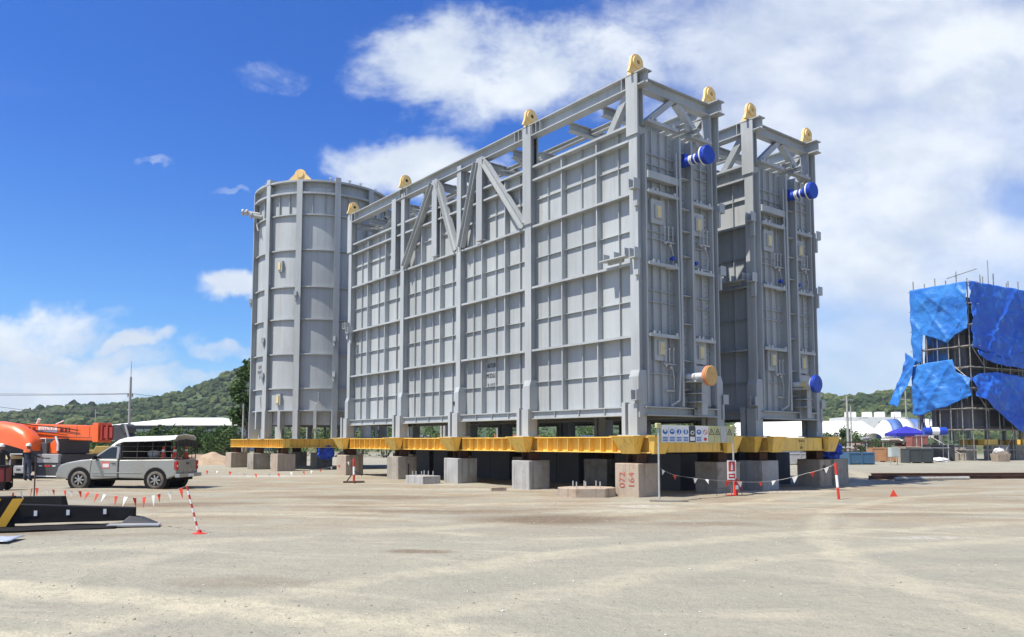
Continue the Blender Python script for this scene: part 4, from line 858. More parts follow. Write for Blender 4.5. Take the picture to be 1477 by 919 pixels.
b = MB(); b.hexa([(-1.0, -.66, 1.2), (-1.0, .66, 1.2), (-.97, .66, 1.235), (-.97, -.66, 1.235), (-.43, -.6, 1.575), (-.43, .6, 1.575), (-.40, .6, 1.6), (-.40, -.6, 1.6)]); b.build('windscreen', GLASS, tr)
b = MB(); b.box((2.325, -.66, .62), (2.352, .66, 1.1)); tg = b.build('tailgate', PAINT, tr, bevel=.012)
b = MB(); b.box((2.353, -.1, .92), (2.366, .1, 1.0)); b.build('handle', M['dark'], tg)
b = MB(); b.box((2.3, -.86, .44), (2.50, .86, .58)); bp = b.build('rear_bumper', mat('dull_chrome', (.4, .4, .38), .3, .6), tr, bevel=.02)
b = MB(); b.box((2.501, -.22, .45), (2.508, .22, .56)); b.build('number_plate', M['white'], bp)
b = MB(); b.box((-2.5, -.8, .40), (-2.3, .8, .62)); b.build('front_bumper', PAINT, tr, bevel=.04)
b = MB(); b.box((-2.2, -.62, .32), (2.25, .62, .47)); b.box((-2.0, -.5, .25), (-1.0, .5, .4)); b.tube((WB, -.7, .34), (WB, .7, .34), .07); b.tube((-WB, -.7, .34), (-WB, .7, .34), .05); b.build('chassis', M['black'], tr)
for xw in (-WB, WB):
    for s in (-1, 1):
        y = s * .74
        wb_ = MB(); wb_.lathe((xw, y - s * .1, .345), (0, s, 0), [(0, .2), (0, .30), (.02, .335), (.06, .345), (.15, .345), (.19, .33), (.205, .30), (.205, .235), (.18, .225)], 32); wh = wb_.build('wheel', M['tyre'], tr, smooth=True)
        b = MB(); b.lathe((xw, y + s * .055, .345), (0, s, 0), [(0, .23), (.03, .228), (.035, .20), (.01, .19)], 28)
        for k in range(7):
            a = 6.283 * k / 7; b.bar((xw + .05 * math.cos(a), y + s * .085, .345 + .05 * math.sin(a)), (xw + .2 * math.cos(a), y + s * .08, .345 + .2 * math.sin(a)), .05, .02, (0, s, 0))
        b.lathe((xw, y + s * .07, .345), (0, s, 0), [(0, .065), (.03, .06), (.035, .02)], 14); b.build('rim', mat('alloy_rim', (.42, .41, .38), .35, .6), wh)
        b = MB(); b.lathe((xw, y + s * .03, .345), (0, s, 0), [(0, .22), (.01, .22)], 20); b.build('brake_disc', M['dark'], wh)
        b = MB(); b.lathe((xw, s * (HW - .3), .36), (0, s, 0), [(0, .46), (.29, .46)], 24); b.build('wheel_well', M['black'], tr)
# bed interior, cage and canopy
b = MB(); b.box((.1, -HW + .08, 1.105), (2.24, HW - .08, 1.135)); b.build('bed_floor', M['black'], tr)
b = MB()
for x in (.12, .72, 1.32, 1.82, 2.28):
    for s in (-1, 1): b.tube((x, s * (HW - .09), 1.12), (x + (.0 if x < 2 else .04), s * (HW - .13), 1.86), .018, n=6)
for z in (1.18, 1.42, 1.62):
    for s in (-1, 1): b.tube((.12, s * (HW - .1), z), (2.28, s * (HW - .1), z), .013, n=6)
    b.tube((2.3, -HW + .12, z), (2.3, HW - .12, z), .013, n=6)
for y in (-.5, -.2, .1, .4): b.tube((2.3, y, 1.14), (2.32, y, 1.86), .012, n=6)
b.build('cage', mat('cage_steel', (.06, .05, .042), .6, .2, var=.3, vs=6), tr)
prof = [(-HW + .02, 1.79), (-HW + .04, 1.86), (-HW + .2, 1.95), (0, 2.0), (HW - .2, 1.95), (HW - .04, 1.86), (HW - .02, 1.79), (HW - .06, 1.79), (HW - .09, 1.85), (HW - .22, 1.92), (0, 1.965), (-HW + .22, 1.92), (-HW + .09, 1.85), (-HW + .06, 1.79)]
stn = [(-.48, .28, .72), (-.1, .08, .92), (.2, 0, 1), (1.2, -.02, 1), (2.0, -.05, 1), (2.26, -.1, .98)]
b = MB(); m = len(prof); b.add([(x, y * k, z - dz) for x, dz, k in stn for y, z in prof], [(j * m + i, j * m + (i + 1) % m, (j + 1) * m + (i + 1) % m, (j + 1) * m + i) for j in range(len(stn) - 1) for i in range(m)] + [tuple(range(m)), tuple(range((len(stn) - 1) * m, len(stn) * m))])
b.build('canopy', CAN, tr, smooth=True)
b = MB(); b.add([(2.262, y * .99, z - .10 - (.16 if i in (0, 6) else 0)) for i, (y, z) in enumerate(prof[:7])] + [(2.272, y * .97, z - .28 - (.1 if 0 < i < 6 else 0)) for i, (y, z) in enumerate(prof[:7])], [(i, i + 1, 8 + i, 7 + i) for i in range(6)]); b.build('rear_shade_strip', mat('opening_shade_black', (.025, .025, .024), .85), tr)  # black strip painted in for the shade of the rear opening
b = MB(); b.box((.06, -HW + .06, 1.14), (.085, HW - .06, 1.84)); b.build('front_shade_panel', M['dark'], tr)  # dark tone carries the shade inside the canopy
for s, e_ in ((1, 1), ):
    b = MB(); b.box((.1, HW - .06, 1.14), (1.25, HW - .05, 1.8)); b.build('bed_shade_sheet', mat('bed_shade_black', (.02, .02, .02), .9), tr)  # black sheet added as the shade on the bed's far side

# load in the bed
def inbed(x, y, z): c_, s_ = math.cos(R(-5)), math.sin(R(-5)); return (tr.location.x + x * c_ - y * s_, tr.location.y + x * s_ + y * c_, z)
for i, (x, y) in enumerate(((1.55, -.35), (1.75, .2), (1.95, -.25), (2.1, .35))):
    b = MB(); b.lathe((0, 0, 0), (0, 0, 1), [(0, .14), (.02, .14), (.03, .10), (.26, .07)], 12); b.cur = 1; b.lathe((0, 0, .26), (0, 0, 1), [(0, .07), (.1, .055)], 12); b.cur = 0; b.lathe((0, 0, .36), (0, 0, 1), [(0, .055), (.12, .03)], 12)
    o = b.build('traffic_cone', [M['flag_r'], M['white']]); o.location = inbed(x, y, 1.136); tag(o, 'orange and white cone standing in the pickup bed', 'cone', 'cones in the pickup bed')
b = MB(); b.ball((0, 0, 0), (.24, .22, .17), 18, 12, lambda t_, p_: 1 + .1 * math.sin(3 * p_) * math.sin(2 * t_)); o = b.build('grey_sack', M['grey_m'], smooth=True); o.location = inbed(1.15, -.3, 1.30); tag(o, 'round grey sack in the middle of the pickup bed', 'sack')
# ------------------------------------------------------------------ mobile crane at the left
cr = empty('mobile_crane', at(88, 39.5), R(-17), 'orange mobile crane with its telescopic boom laid low', 'crane')
O = M['ora']
def bm_sec(b, x0, x1, z0a, z1a, z0b, z1b, hw): b.hexa([(x0, -hw, z0a), (x1, -hw, z0b), (x1, hw, z0b), (x0, hw, z0a), (x0, -hw, z1a), (x1, -hw, z1b), (x1, hw, z1b), (x0, hw, z1a)])
b = MB(); bm_sec(b, -6.5, 3.5, 2.05, 2.85, 1.82, 2.58, .38); bo = b.build('boom', O, cr, bevel=.05); bo.location.x = -.75
b = MB(); bm_sec(b, 3.2, 3.56, 1.78, 2.7, 1.76, 2.72, .43); b.build('boom_collar', O, bo, bevel=.02)
b = MB()
for x in (3.62, 3.95): bm_sec(b, x, x + .12, 1.88, 2.6, 1.88, 2.6, .36); 
bm_sec(b, 3.56, 4.3, 1.95, 2.5, 1.98, 2.5, .3); b.build('inner_section', mat('dark_red_boom', (.32, .035, .02), .5), bo, bevel=.01)
b = MB(); bm_sec(b, 4.3, 4.9, 1.9, 2.62, 1.75, 2.55, .26)
for z in (1.95, 2.4): b.lathe((4.9, -.3, z), (0, 1, 0), [(0, .26), (.6, .26)], 18)
b.bar((4.7, -.3, 2.5), (5.25, -.3, 1.6), .06, .14); b.bar((4.7, .3, 2.5), (5.25, .3, 1.6), .06, .14); b.build('boom_head', M['dark'], bo)
b = MB(); b.bar((5.1, -.34, 2.62), (5.5, -.34, 1.5), .05, .1); b.build('head_strut', M['grey_m'], bo)
b = MB(); b.box((-.25, -.386, 2.3), (.95, -.381, 2.58)); wbx = b.build('name_panel', M['white'], bo); wbx.rotation_euler = (0, .0, 0)
wbx.location = (0, 0, -.03)
text_mesh('lettering', 'G7A7US', .24, mat('orange_letter', (.72, .22, .1), .5), wbx, (.35, -.388, 2.44), (R(90), 0, 0), xs=1.1)
b = MB()
for x, w_ in ((-1.15, .1), (-.9, .16), (-.62, .2), (1.15, .22), (1.45, .16), (1.68, .1)): b.box((x, -.387, 2.3 - .02 * x), (x + w_, -.382, 2.52 - .02 * x))
b.build('boom_marking', mat('maroon_marking', (.2, .02, .012), .5), bo)
b = MB(); b.bar((-4, -.2, 2.3), (.4, -.2, 1.55), .26, .26); b.build('lift_cylinder', O, cr)
b = MB()
for x in (-5.2, -3.6, -2.0, 2.2, 3.0): b.bar((x, -.385, 2.1 - .02 * x), (x, -.385, 2.7 - .03 * x), .012, .01, (1, 0, 0))
b.bar((-6.4, -.386, 2.24), (3.2, -.386, 1.99), .01, .015); b.build('panel_seam', M['dark'], bo)
b = MB(); b.path([(-2.2, -.55, 2.75), (-1.2, -.5, 2.62), (.4, -.46, 2.5), (1.6, -.45, 2.35)], .025); b.path([(-2.2, -.5, 2.55), (-.6, -.45, 2.28), (.9, -.43, 2.12)], .02); b.build('hydraulic_hose', M['black'], cr)
b = MB(); b.path([(-.05, -1.1, 1.2), (-.05, -1.1, 1.95), (.3, -1.1, 1.95), (.3, -1.1, 1.2)], .018); b.path([(-.9, -1.95, .64), (-.9, -1.95, 1.2), (-.1, -1.95, 1.2), (-.1, -1.95, .64)], .018); b.build('handrail', M['white'], cr)
# rounded cowl and turret
b = MB(); pr = [(-4.5, 1.75, 2.75), (-3.2, 1.8, 2.82), (-2.0, 1.75, 2.8), (-1.1, 1.62, 2.66), (-.45, 1.48, 2.4), (-.02, 1.34, 2.0), (.12, 1.36, 1.72)]; nseg = 12
for x, z0, z1 in pr:
    for i in range(nseg + 1):
        a = math.pi * i / nseg; b.v.append((x, -1.35 - .0 + .55 * -math.cos(a) * (1 if x < -.4 else .85), z0 + (z1 - z0) * math.sin(a) ** .6))
m = nseg + 1; b.f = [(j * m + i, j * m + i + 1, (j + 1) * m + i + 1, (j + 1) * m + i) for j in range(len(pr) - 1) for i in range(nseg)] + [tuple(range(m)), tuple(range((len(pr) - 1) * m, len(pr) * m))] + [(j * m, (j + 1) * m, (j + 1) * m + nseg, j * m + nseg) for j in range(len(pr) - 1)]; b.mi = [0] * len(b.f)
b.build('cowl', O, cr, smooth=True)
b = MB(); b.box((-3.6, -1.2, 1.0), (.5, 1.2, 1.75)); b.box((-.6, -1.0, 1.2), (1.0, .9, 1.95)); b.build('turret', M['dark'], cr, bevel=.03)
b = MB(); b.hexa([(.35, -1.05, 1.2), (1.0, -1.05, 1.2), (1.0, -.4, 1.2), (.35, -.4, 1.2), (.55, -1.05, 1.75), (.88, -1.05, 1.95), (.88, -.4, 1.95), (.55, -.4, 1.75)]); b.build('red_cover', O, cr, bevel=.04)
b = MB(); b.path([(.9, -1.08, 2.05), (1.05, -1.08, 1.7), (1.05, -1.08, 1.35)], .05); b.build('hose', M['white'], cr)
b = MB(); b.box((-4.5, -1.15, .78), (1.42, 1.15, 1.16)); b.build('deck', M['dark'], cr, bevel=.02)
b = MB(); b.box((.02, -1.3, .76), (1.34, -1.1, 1.2)); cb = b.build('deck_box', M['grey_m'], cr, bevel=.03)
b = MB(); b.box((.5, -1.312, .98), (.85, -1.301, 1.02)); b.build('badge', M['dark'], cb)
b = MB(); b.box((-.1, -1.28, .12), (1.45, -1.05, .74)); b.box((-4, -.6, .3), (1.3, .6, .78)); fb_ = b.build('bumper', M['dark'], cr, bevel=.03)
for x in (.5, .7): b = MB(); b.box((x, -1.292, .58), (x + .16, -1.281, .66)); b.build('lamp', M['red'], fb_)
for x in (.15, .98): b = MB(); b.box((x, -1.292, .6), (x + .2, -1.281, .65)); b.build('reflector', M['white'], fb_)
b = MB(); b.box((-.1, -1.3, .1), (1.45, -1.26, .15)); b.build('bumper_trim', M['white'], fb_)
b = MB(); b.box((-.95, -2.0, .28), (-.0, -1.5, .64)); ob = b.build('outrigger', M['grey_m'], cr, bevel=.03); b = MB(); b.cbox((-.3, -2.005, .46), (.26, .01, .09)); b.build('plate', M['dark'], ob)
b = MB(); b.box((-2.0, -2.0, .95), (-.9, -1.3, 1.12)); b.build('step_plate', M['hatch'], cr, bevel=.02)
for xw in (-1.55, -3.6, .6):
    for y in ((-1.75, 1.0) if xw < -1 else (.6,)):
        r = .62; b = MB(); b.lathe((xw, y - .2, r), (0, 1, 0), [(0, .3), (.0, .5), (.05, .59), (.1, .62), (.32, .62), (.38, .58), (.42, .5), (.42, .3), (.34, .28)], 36)
        for k in range(22):
            a = 6.283 * k / 22; b.bar((xw + .62 * math.cos(a), y - .14, r + .62 * math.sin(a)), (xw + .62 * math.cos(a + .12), y + .16, r + .62 * math.sin(a + .12)), .05, .05, (math.cos(a), 0, math.sin(a)))
        wh = b.build('wheel', M['tyre'], cr, smooth=True); b = MB(); b.lathe((xw, y - .16, r), (0, 1, 0), [(0, .3), (.04, .28), (.1, .12), (.02, .1)], 20); b.build('rim', M['hatch'], wh)
b = MB(); b.tube((-1.3, -.2, 2.7), (-1.15, -.2, 2.95), .06, n=8); b.tube((-.4, .1, 2.68), (.1, .1, 2.85), .025, n=6); b.build('pin', M['white'], cr)

# ------------------------------------------------------------------ yellow wheeled machine behind the pickup
ld_ = empty('wheel_tractor', at(112, 52), R(10), 'yellow wheeled machine half hidden behind the pickup bonnet', 'loader')
Y_ = mat('dull_machine_yellow', (.45, .30, .08), .6, var=.15, dirt=(.25, .2, .13), dirt_amt=.5)
b = MB(); b.hexa([(-.9, -.8, .6), (-.1, -.8, .6), (-.1, .8, .6), (-.9, .8, .6), (-.6, -.8, 1.55), (-.1, -.8, 1.6), (-.1, .8, 1.6), (-.6, .8, 1.55)]); b.box((-.1, -.6, .7), (2.4, .6, 1.25)); b.hexa([(1.2, -.7, 1.0), (2.4, -.7, 1.0), (2.4, .7, 1.0), (1.2, .7, 1.0), (1.4, -.7, 1.5), (2.2, -.7, 1.5), (2.2, .7, 1.5), (1.4, .7, 1.5)]); b.build('body', Y_, ld_, bevel=.04)
for x, r in ((.35, .62), (2.3, .55)):
    for y in (-.9, .75):
        b = MB(); b.lathe((x, y - .2, r), (0, 1, 0), [(0, .3), (0, r - .1), (.06, r), (.36, r), (.42, r - .1), (.42, .3)], 28)
        for k in range(18): a = 6.283 * k / 18; b.bar((x + r * math.cos(a), y - .16, r + r * math.sin(a)), (x + r * math.cos(a + .15), y + .18, r + r * math.sin(a + .15)), .06, .06, (math.cos(a), 0, math.sin(a)))
        wh = b.build('wheel', M['tyre'], ld_, smooth=True); b = MB(); b.lathe((x, y - .16, r), (0, 1, 0), [(0, .3), (.05, .25), (.05, .1)], 16); b.build('rim', Y_, wh)

# ------------------------------------------------------------------ people
def person(loc, rz, label, pose, top, vest, trousers, helmet, h=1.72):
    t = empty('person', loc, rz, label, 'person')
    J = dict(pel=(0, 0, .95), bel=(0, 0, 1.08), che=(0, .01, 1.30), sho=(0, 0, 1.42), nek=(0, .01, 1.50), hd=(0, .03, 1.58))
    for s, k in ((-1, 'l'), (1, 'r')):
        J['hip' + k] = (s * .10, 0, .9); J['kne' + k] = (s * .12, .03, .5); J['ank' + k] = (s * .13, -.01, .1); J['toe' + k] = (s * .15, .15, .04)
        J['shl' + k] = (s * .19, 0, 1.40); J['elb' + k], J['wri' + k] = pose[k]
    E_ = ['pel bel', 'bel che', 'che sho', 'sho nek', 'nek hd'] + [f'{a}{k} {b_}{k}' for k in 'lr' for a, b_ in (('hip', 'kne'), ('kne', 'ank'), ('ank', 'toe'), ('shl', 'elb'), ('elb', 'wri'))] + [f'pel hip{k}' for k in 'lr'] + [f'sho shl{k}' for k in 'lr']
    RAD = dict(pel=(.17, .12), bel=(.155, .11), che=(.19, .125), sho=(.12, .09), nek=(.055, .055), hd=(.06, .06), hip=(.095, .1), kne=(.066, .07), ank=(.05, .05), toe=(.05, .04), shl=(.07, .07), elb=(.052, .052), wri=(.036, .036))
    names = list(J); vs = [V3(J[n]) for n in names]; es = [tuple(names.index(q) for q in e.split()) for e in E_]
    # hand: palm and five fingers on each wrist
    rads = [RAD[n if n in RAD else n[:3]] for n in names]
    def addv(p, r, par): vs.append(V3(p)); rads.append((r, r)); es.append((par, len(vs) - 1)); return len(vs) - 1
    for k, s in (('l', -1), ('r', 1)):
        wi = names.index('wri' + k); wv = vs[wi]; d_ = (wv - vs[names.index('elb' + k)]).normalized(); sd = d_.cross(V3((s, .3, 0))).normalized()
        pm_ = addv(wv + d_ * .06, .034, wi)
        for i, L in enumerate((.075, .088, .082, .062)):
            o = sd * (-.027 + .018 * i); a = addv(wv + d_ * .1 + o, .0105, pm_); a = addv(wv + d_ * (.1 + L * .5) + o * 1.1 + V3((0, .012, 0)), .0095, a); addv(wv + d_ * (.1 + L * .85) + o * 1.1 + V3((0, .035, 0)), .008, a)
        a = addv(wv + d_ * .05 - sd * .045, .012, pm_); addv(wv + d_ * .095 - sd * .06 + V3((0, .01, 0)), .010, a)
    me = bpy.data.meshes.new('body'); me.from_pydata(vs, es, []); o = bpy.data.objects.new('body', me); col.objects.link(o)
    sm = o.modifiers.new('skin', 'SKIN'); sk = me.skin_vertices[0].data
    for i, r in enumerate(rads): sk[i].radius = r
    sk[0].use_root = True; ss = o.modifiers.new('sub', 'SUBSURF'); ss.levels = ss.render_levels = 1
    me2 = bpy.data.meshes.new_from_object(o.evaluated_get(bpy.context.evaluated_depsgraph_get())); bpy.data.objects.remove(o); me2.name = 'body'
    # head with brow, nose, chin, ears joined to the neck
    hb_ = MB()
    def hf(th, ph):
        return 1
    hb_.ball((0, .035, 1.615), (.078, .098, .118), 16, 12); hb_.ball((0, .135, 1.60), (.016, .024, .024), 8, 6); hb_.ball((0, .105, 1.545), (.045, .03, .03), 8, 6)
    for s in (-1, 1): hb_.ball((s * .082, .03, 1.605), (.014, .024, .034), 8, 6); hb_.ball((s * .032, .122, 1.625), (.013, .01, .009), 8, 6)
    hb_.ball((0, .126, 1.56), (.026, .01, .007), 8, 6)
    bmm = bmesh.new(); bmm.from_mesh(me2); k0 = len(bmm.verts); vv = [bmm.verts.new(v) for v in hb_.v]
    for f in hb_.f:
        try: bmm.faces.new([vv[i] for i in f])
        except ValueError: pass
    bmesh.ops.recalc_face_normals(bmm, faces=bmm.faces); bmm.to_mesh(me2); bmm.free()
    me2.materials.clear()
    for q in (M['skin'], top, trousers, M['black']): me2.materials.append(q)
    hw = [V3(J['wril']), V3(J['wrir'])]
    for p in me2.polygons:
        c = p.center
        p.material_index = 3 if c.z < .11 else 2 if c.z < .98 and abs(c.x) < .22 and min((c - q).length for q in hw) > .2 else 1 if c.z < 1.49 and min((c - q).length for q in hw) > .0 else 0
        if min((c - q).length for q in hw) < .2 and ((c - hw[0]).dot(hw[0] - V3(J['elbl'])) > 0 and c.x < 0 or (c - hw[1]).dot(hw[1] - V3(J['elbr'])) > 0 and c.x > 0): p.material_index = 0
        p.use_smooth = True
    bo_ = bpy.data.objects.new('body', me2); col.objects.link(bo_); bo_.parent = t
    b = MB(); b.lathe((0, .02, 1.63), (0, 0, 1), [(0, .128), (.015, .13), (.02, .112), (.07, .105), (.11, .075), (.128, .03), (.13, .0)], 20); b.hexa([(-.08, .1, 1.63), (.08, .1, 1.63), (.06, .18, 1.62), (-.06, .18, 1.62), (-.08, .1, 1.645), (.08, .1, 1.645), (.06, .18, 1.632), (-.06, .18, 1.632)]); b.build('helmet', helmet, t, smooth=True)
    if vest:
        b = MB()
        for z0, z1, rx, ry in ((1.36, 1.46, .2, .125),):
            n = 20; b.add([((rx + .012) * (1 if z < 1.42 else .62) * math.cos(6.283 * i / n), (ry + .012) * math.sin(6.283 * i / n), z) for z in (1.33, 1.41, 1.475) for i in range(n)], [(j * n + i, j * n + (i + 1) % n, (j + 1) * n + (i + 1) % n, (j + 1) * n + i) for j in range(2) for i in range(n)])
        b.build('shoulder_scarf', vest, t, smooth=True)
    t.scale = (h / 1.75,) * 3
    return t
M['skin'] = mat('brown_skin', (.25, .13, .08), .6, var=.08); NAVY = mat('navy_workwear', (.014, .017, .035), .85, var=.25, vs=8); JEAN = mat('dusty_work_trousers', (.04, .05, .08), .85, var=.2, vs=6); BLK = mat('black_clothes', (.016, .015, .018), .85, var=.2); HV = mat('orange_hi_vis', (.7, .14, .03), .7)
person(at(43, 36.0), R(-12), 'worker in navy with orange shoulders and a white helmet beside the crane', {'l': ((-.3, .06, 1.16), (-.33, .22, .98)), 'r': ((.34, .08, 1.18), (.45, .25, 1.10))}, NAVY, HV, JEAN, M['white_tape'])
person(at(4.5, 31.0), R(25), 'worker in black at the left edge wearing a white helmet', {'l': ((-.28, .05, 1.15), (-.25, .25, 1.0)), 'r': ((.28, .08, 1.15), (.2, .28, 1.05))}, BLK, None, BLK, M['white'])
ct = empty('tool_cart', at(4, 29.2), R(8), 'dark red handcart with a black rail at the left edge', 'cart')
b = MB(); b.box((-.6, -.3, .3), (.3, .3, .85)); b.build('tray', mat('dark_red_paint', (.16, .012, .015), .5), ct, bevel=.03)
b = MB(); b.box((-.62, -.32, .86), (.33, .32, .92)); b.tube((.3, -.28, .9), (.32, -.28, .1), .025); b.tube((.3, .28, .9), (.32, .28, .1), .025); b.build('rail', M['black'], ct)
for x in (-.4, .15):
    for y in (-.28, .28): b = MB(); b.lathe((x, y - .04, .16), (0, 1, 0), [(0, .1), (0, .16), (.08, .16), (.08, .1)], 16); b.build('wheel', M['black'], ct)
# ------------------------------------------------------------------ scaffolded structure wrapped in blue sheets
SC = V3((43.0, 73.0, 0)); SRA = R(90 - 62)         # nearest corner; local x runs right along one face, local y back along the other
sca = empty('scaffold', SC, SRA, 'tall tube scaffold of poles and ledgers round a half built unit', 'scaffold')
LX, LY, SH = 17.0, 5.5, 17.2
G = mat('scaffold_tube', (.27, .255, .23), .5, .3, var=.3, vs=2)
for x in (0, 2.1, 4.2, 6.3, 8.4, 10.5, 12.6, 14.7, 16.8):
    for y in (0,) + ((1.0,) if x in (0, 4.2, 8.4, 12.6, 16.8) else ()) + ((3.2, LY) if x in (0, 16.8) else ()):
        b = MB(); r_ = rnd.uniform(-.05, .05); b.tube((x + r_, y, -.05), (x, y + r_, SH + rnd.uniform(-.1, .9)), .05, n=7); b.build('standard_pole', G, sca)
for y in (2.1, 4.3, LY):
    b = MB(); b.tube((0, y, -.05), (0, y, SH - .3 + rnd.uniform(0, .9)), .05, n=7); b.build('standard_pole', G, sca)
    b = MB(); b.tube((1.0, y, -.05), (1.0, y, SH - .3), .05, n=7); b.build('standard_pole', G, sca)
b = MB(); b.tube((3.4, 0, 15), (3.4, 0, 19.3), .04, n=6); b.build('standard_pole', G, sca)
for z in (1.0, 2.9, 4.9, 6.8, 8.8, 10.8, 12.8, 14.8, 16.8):
    for p, q in (((-.4, -.06, z), (LX, -.06, z)), ((-.4, .94, z), (LX, .94, z)), ((-.06, -.4, z), (-.06, LY + .5, z)), ((.94, -.4, z), (.94, LY + .5, z))):
        b = MB(); b.tube(p, q, .04, n=6); b.build('ledger', G, sca)
    if 2 < z < 16:
        b = MB()
        for x in (0.1, 4.3, 8.5, 12.7): b.box((x, .1, z + .06), (x + 3.9, .85, z + .11))
        b.box((.1, 1.2, z + .06), (.85, LY, z + .11)); b.build('deck_boards', mat('deck_boards', (.2, .17, .13), .85, var=.3), sca)
for p, q in (((.1, -.1, 6.9), (2.4, -.1, 4.6)), ((4.2, -.12, .1), (6.3, -.12, 2.8)), ((-.1, 5.8, 3.2), (-.1, 1.2, .6)), ((8.4, -.12, 1), (10.5, -.12, 4.9)), ((2.1, -.12, 8.8), (.1, -.12, 10.7)), ((-.1, 2.2, 9.6), (-.1, .1, 7.6)), ((-.1, 1.9, 17.5), (-.1, -1.0, 17.9))):
    b = MB(); b.tube(p, q, .04, n=6); b.build('brace', G, sca)
unit = empty('half_built_unit', SC, SRA, 'dark grey ribbed steel unit inside the scaffold', 'steel unit')
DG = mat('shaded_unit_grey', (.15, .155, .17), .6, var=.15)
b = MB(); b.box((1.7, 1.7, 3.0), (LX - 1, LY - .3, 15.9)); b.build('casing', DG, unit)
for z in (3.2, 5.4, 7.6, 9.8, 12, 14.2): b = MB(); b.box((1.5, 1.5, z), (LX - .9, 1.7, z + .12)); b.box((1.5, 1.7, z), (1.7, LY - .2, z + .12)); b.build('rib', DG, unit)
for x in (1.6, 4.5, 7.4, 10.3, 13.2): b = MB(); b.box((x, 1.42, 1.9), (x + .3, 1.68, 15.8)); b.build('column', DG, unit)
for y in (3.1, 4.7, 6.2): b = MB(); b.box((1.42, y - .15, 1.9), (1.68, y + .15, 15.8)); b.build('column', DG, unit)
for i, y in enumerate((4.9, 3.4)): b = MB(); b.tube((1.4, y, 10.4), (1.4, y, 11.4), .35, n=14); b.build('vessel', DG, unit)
ug = empty('girder_frame', SC, SRA, 'dull yellow girder under the scaffolded unit at the far right', 'girder frame')
b = MB(TC); girder(b, (1.2, -1.9), (LX, -1.9), 16, 1, 1.45, 2.0); b.build('girder', mat('dusty_yellow_girder', (.4, .25, .05), .6), ug)
for x in (3.2, 9.5): b = MB(); b.box((x, .9, 1.5), (x + 2.1, 1.6, 2.0)); b.build('bracket', M['yellow'], ug)
for i, (x, y, m, lb) in enumerate(((1.9, 2.2, 'conc_g', 'dark concrete block deep under the scaffold corner'), (5.2, 1.0, 'conc_l', 'pale concrete block under the scaffold at the right edge'), (.6, 5.2, 'conc_b', 'sandy block behind the raking scaffold tube'), (9.0, 1.6, 'conc_g', 'concrete block under the scaffold beyond the right edge'))):
    p = SC + Matrix.Rotation(SRA, 3, 'Z') @ V3((x, y, 0)); block(p, SRA, M[m], lb, seed=90 + i, sz=(1.7, 1.5, 1.42), group='concrete blocks under the scaffolded unit')
# sheets: bottom and top edges given along a face, wrinkled and hung a little off the tubes
def cloth_mat(name, c, c2):
    m = bpy.data.materials.new(name); m.use_nodes = True; q = NT(m.node_tree); p = q.n['Principled BSDF']; co = q.n.new('ShaderNodeTexCoord').outputs['Object']
    q.put(p.inputs['Base Color'], q.mix(q.math('MULTIPLY', q.ramp(q.noise(co, 1.1, 6, .65), .52, .72), .6), q.mix(q.ramp(q.noise(co, .35, 5, .6), .35, .65), c, c2), (.08, .30, .66))); p.inputs['Roughness'].default_value = .42
    bn = q.n.new('ShaderNodeBump'); bn.inputs['Distance'].default_value = .08; bn.inputs['Strength'].default_value = .8
    wv = q.noise(q.vmath('MULTIPLY', co, (1, 1, 1.7)), 1.6, 6, .62, .8); wv = q.math('ADD', wv, q.math('MULTIPLY', q.noise(q.vmath('MULTIPLY', co, (1.6, 1.6, .5)), 4.5, 4, .6), .5)); q.put(bn.inputs['Height'], wv); q.put(p.inputs['Normal'], bn.outputs[0]); return m
TB1 = cloth_mat('light_blue_sheet', (.018, .135, .47), (.035, .20, .56)); TB2 = cloth_mat('deep_blue_sheet', (.012, .085, .50), (.02, .13, .58))
def tarp(face, top, bot, m, label, seed, off=.18, amp=.4, nu=70, nv=46):
    b = MB(); s0, s1 = top[0][0], top[-1][0]
    for j in range(nv + 1):
        for i in range(nu + 1):
            s = s0 + (s1 - s0) * i / nu; f = j / nv
            zt = np.interp(s, [p[0] for p in top], [p[1] for p in top]); zb = np.interp(s, [p[0] for p in bot], [p[1] for p in bot])
            zt += .06 * noise.noise((s * .8, seed, 0)); zb += .16 * noise.noise((s * .7, seed, 5)) 
            z = zt + (zb - zt) * f; a = min(1, f * 3 + .25)
            q1 = 1 - abs(noise.noise(V3((s * .55 + z * .32, z * .11, seed * 1.7)))) * 2.2      # long slanting folds
            q2 = 1 - abs(noise.noise(V3((s * .5 - z * .42, z * .08, seed * 2.9)))) * 2.2
            q3 = noise.noise(V3((s * .16, z * .42, seed))) + .5 * noise.noise(V3((s * .3, z * .2, seed + 4)))   # bellies between the ties
            d = off + amp * a * (.55 * q3 + .32 * max(0, q1) ** 2 + .3 * max(0, q2) ** 2 + .15 * noise.noise(V3((s * 1.3, z * 2.0, seed))) + .06 * noise.noise(V3((s * 3.2, z * 3.2, seed))))
            sx = .12 * a * noise.noise(V3((s * .8, z * .8, seed + 9)))
            d = max(.1, d)
            b.v.append((s + sx, -d, z) if face == 'x' else (-d, s + sx, z))
    b.f = [(j * (nu + 1) + i, j * (nu + 1) + i + 1, (j + 1) * (nu + 1) + i + 1, (j + 1) * (nu + 1) + i) for j in range(nv) for i in range(nu)]; b.mi = [0] * len(b.f)
    o = b.build('blue_tarpaulin', m); o.data.shade_smooth(); md = o.modifiers.new('thick', 'SOLIDIFY'); md.thickness = .025
    o.location = SC; o.rotation_euler = (0, 0, SRA); return tag(o, label, 'tarpaulin', 'blue tarpaulins on the scaffold')
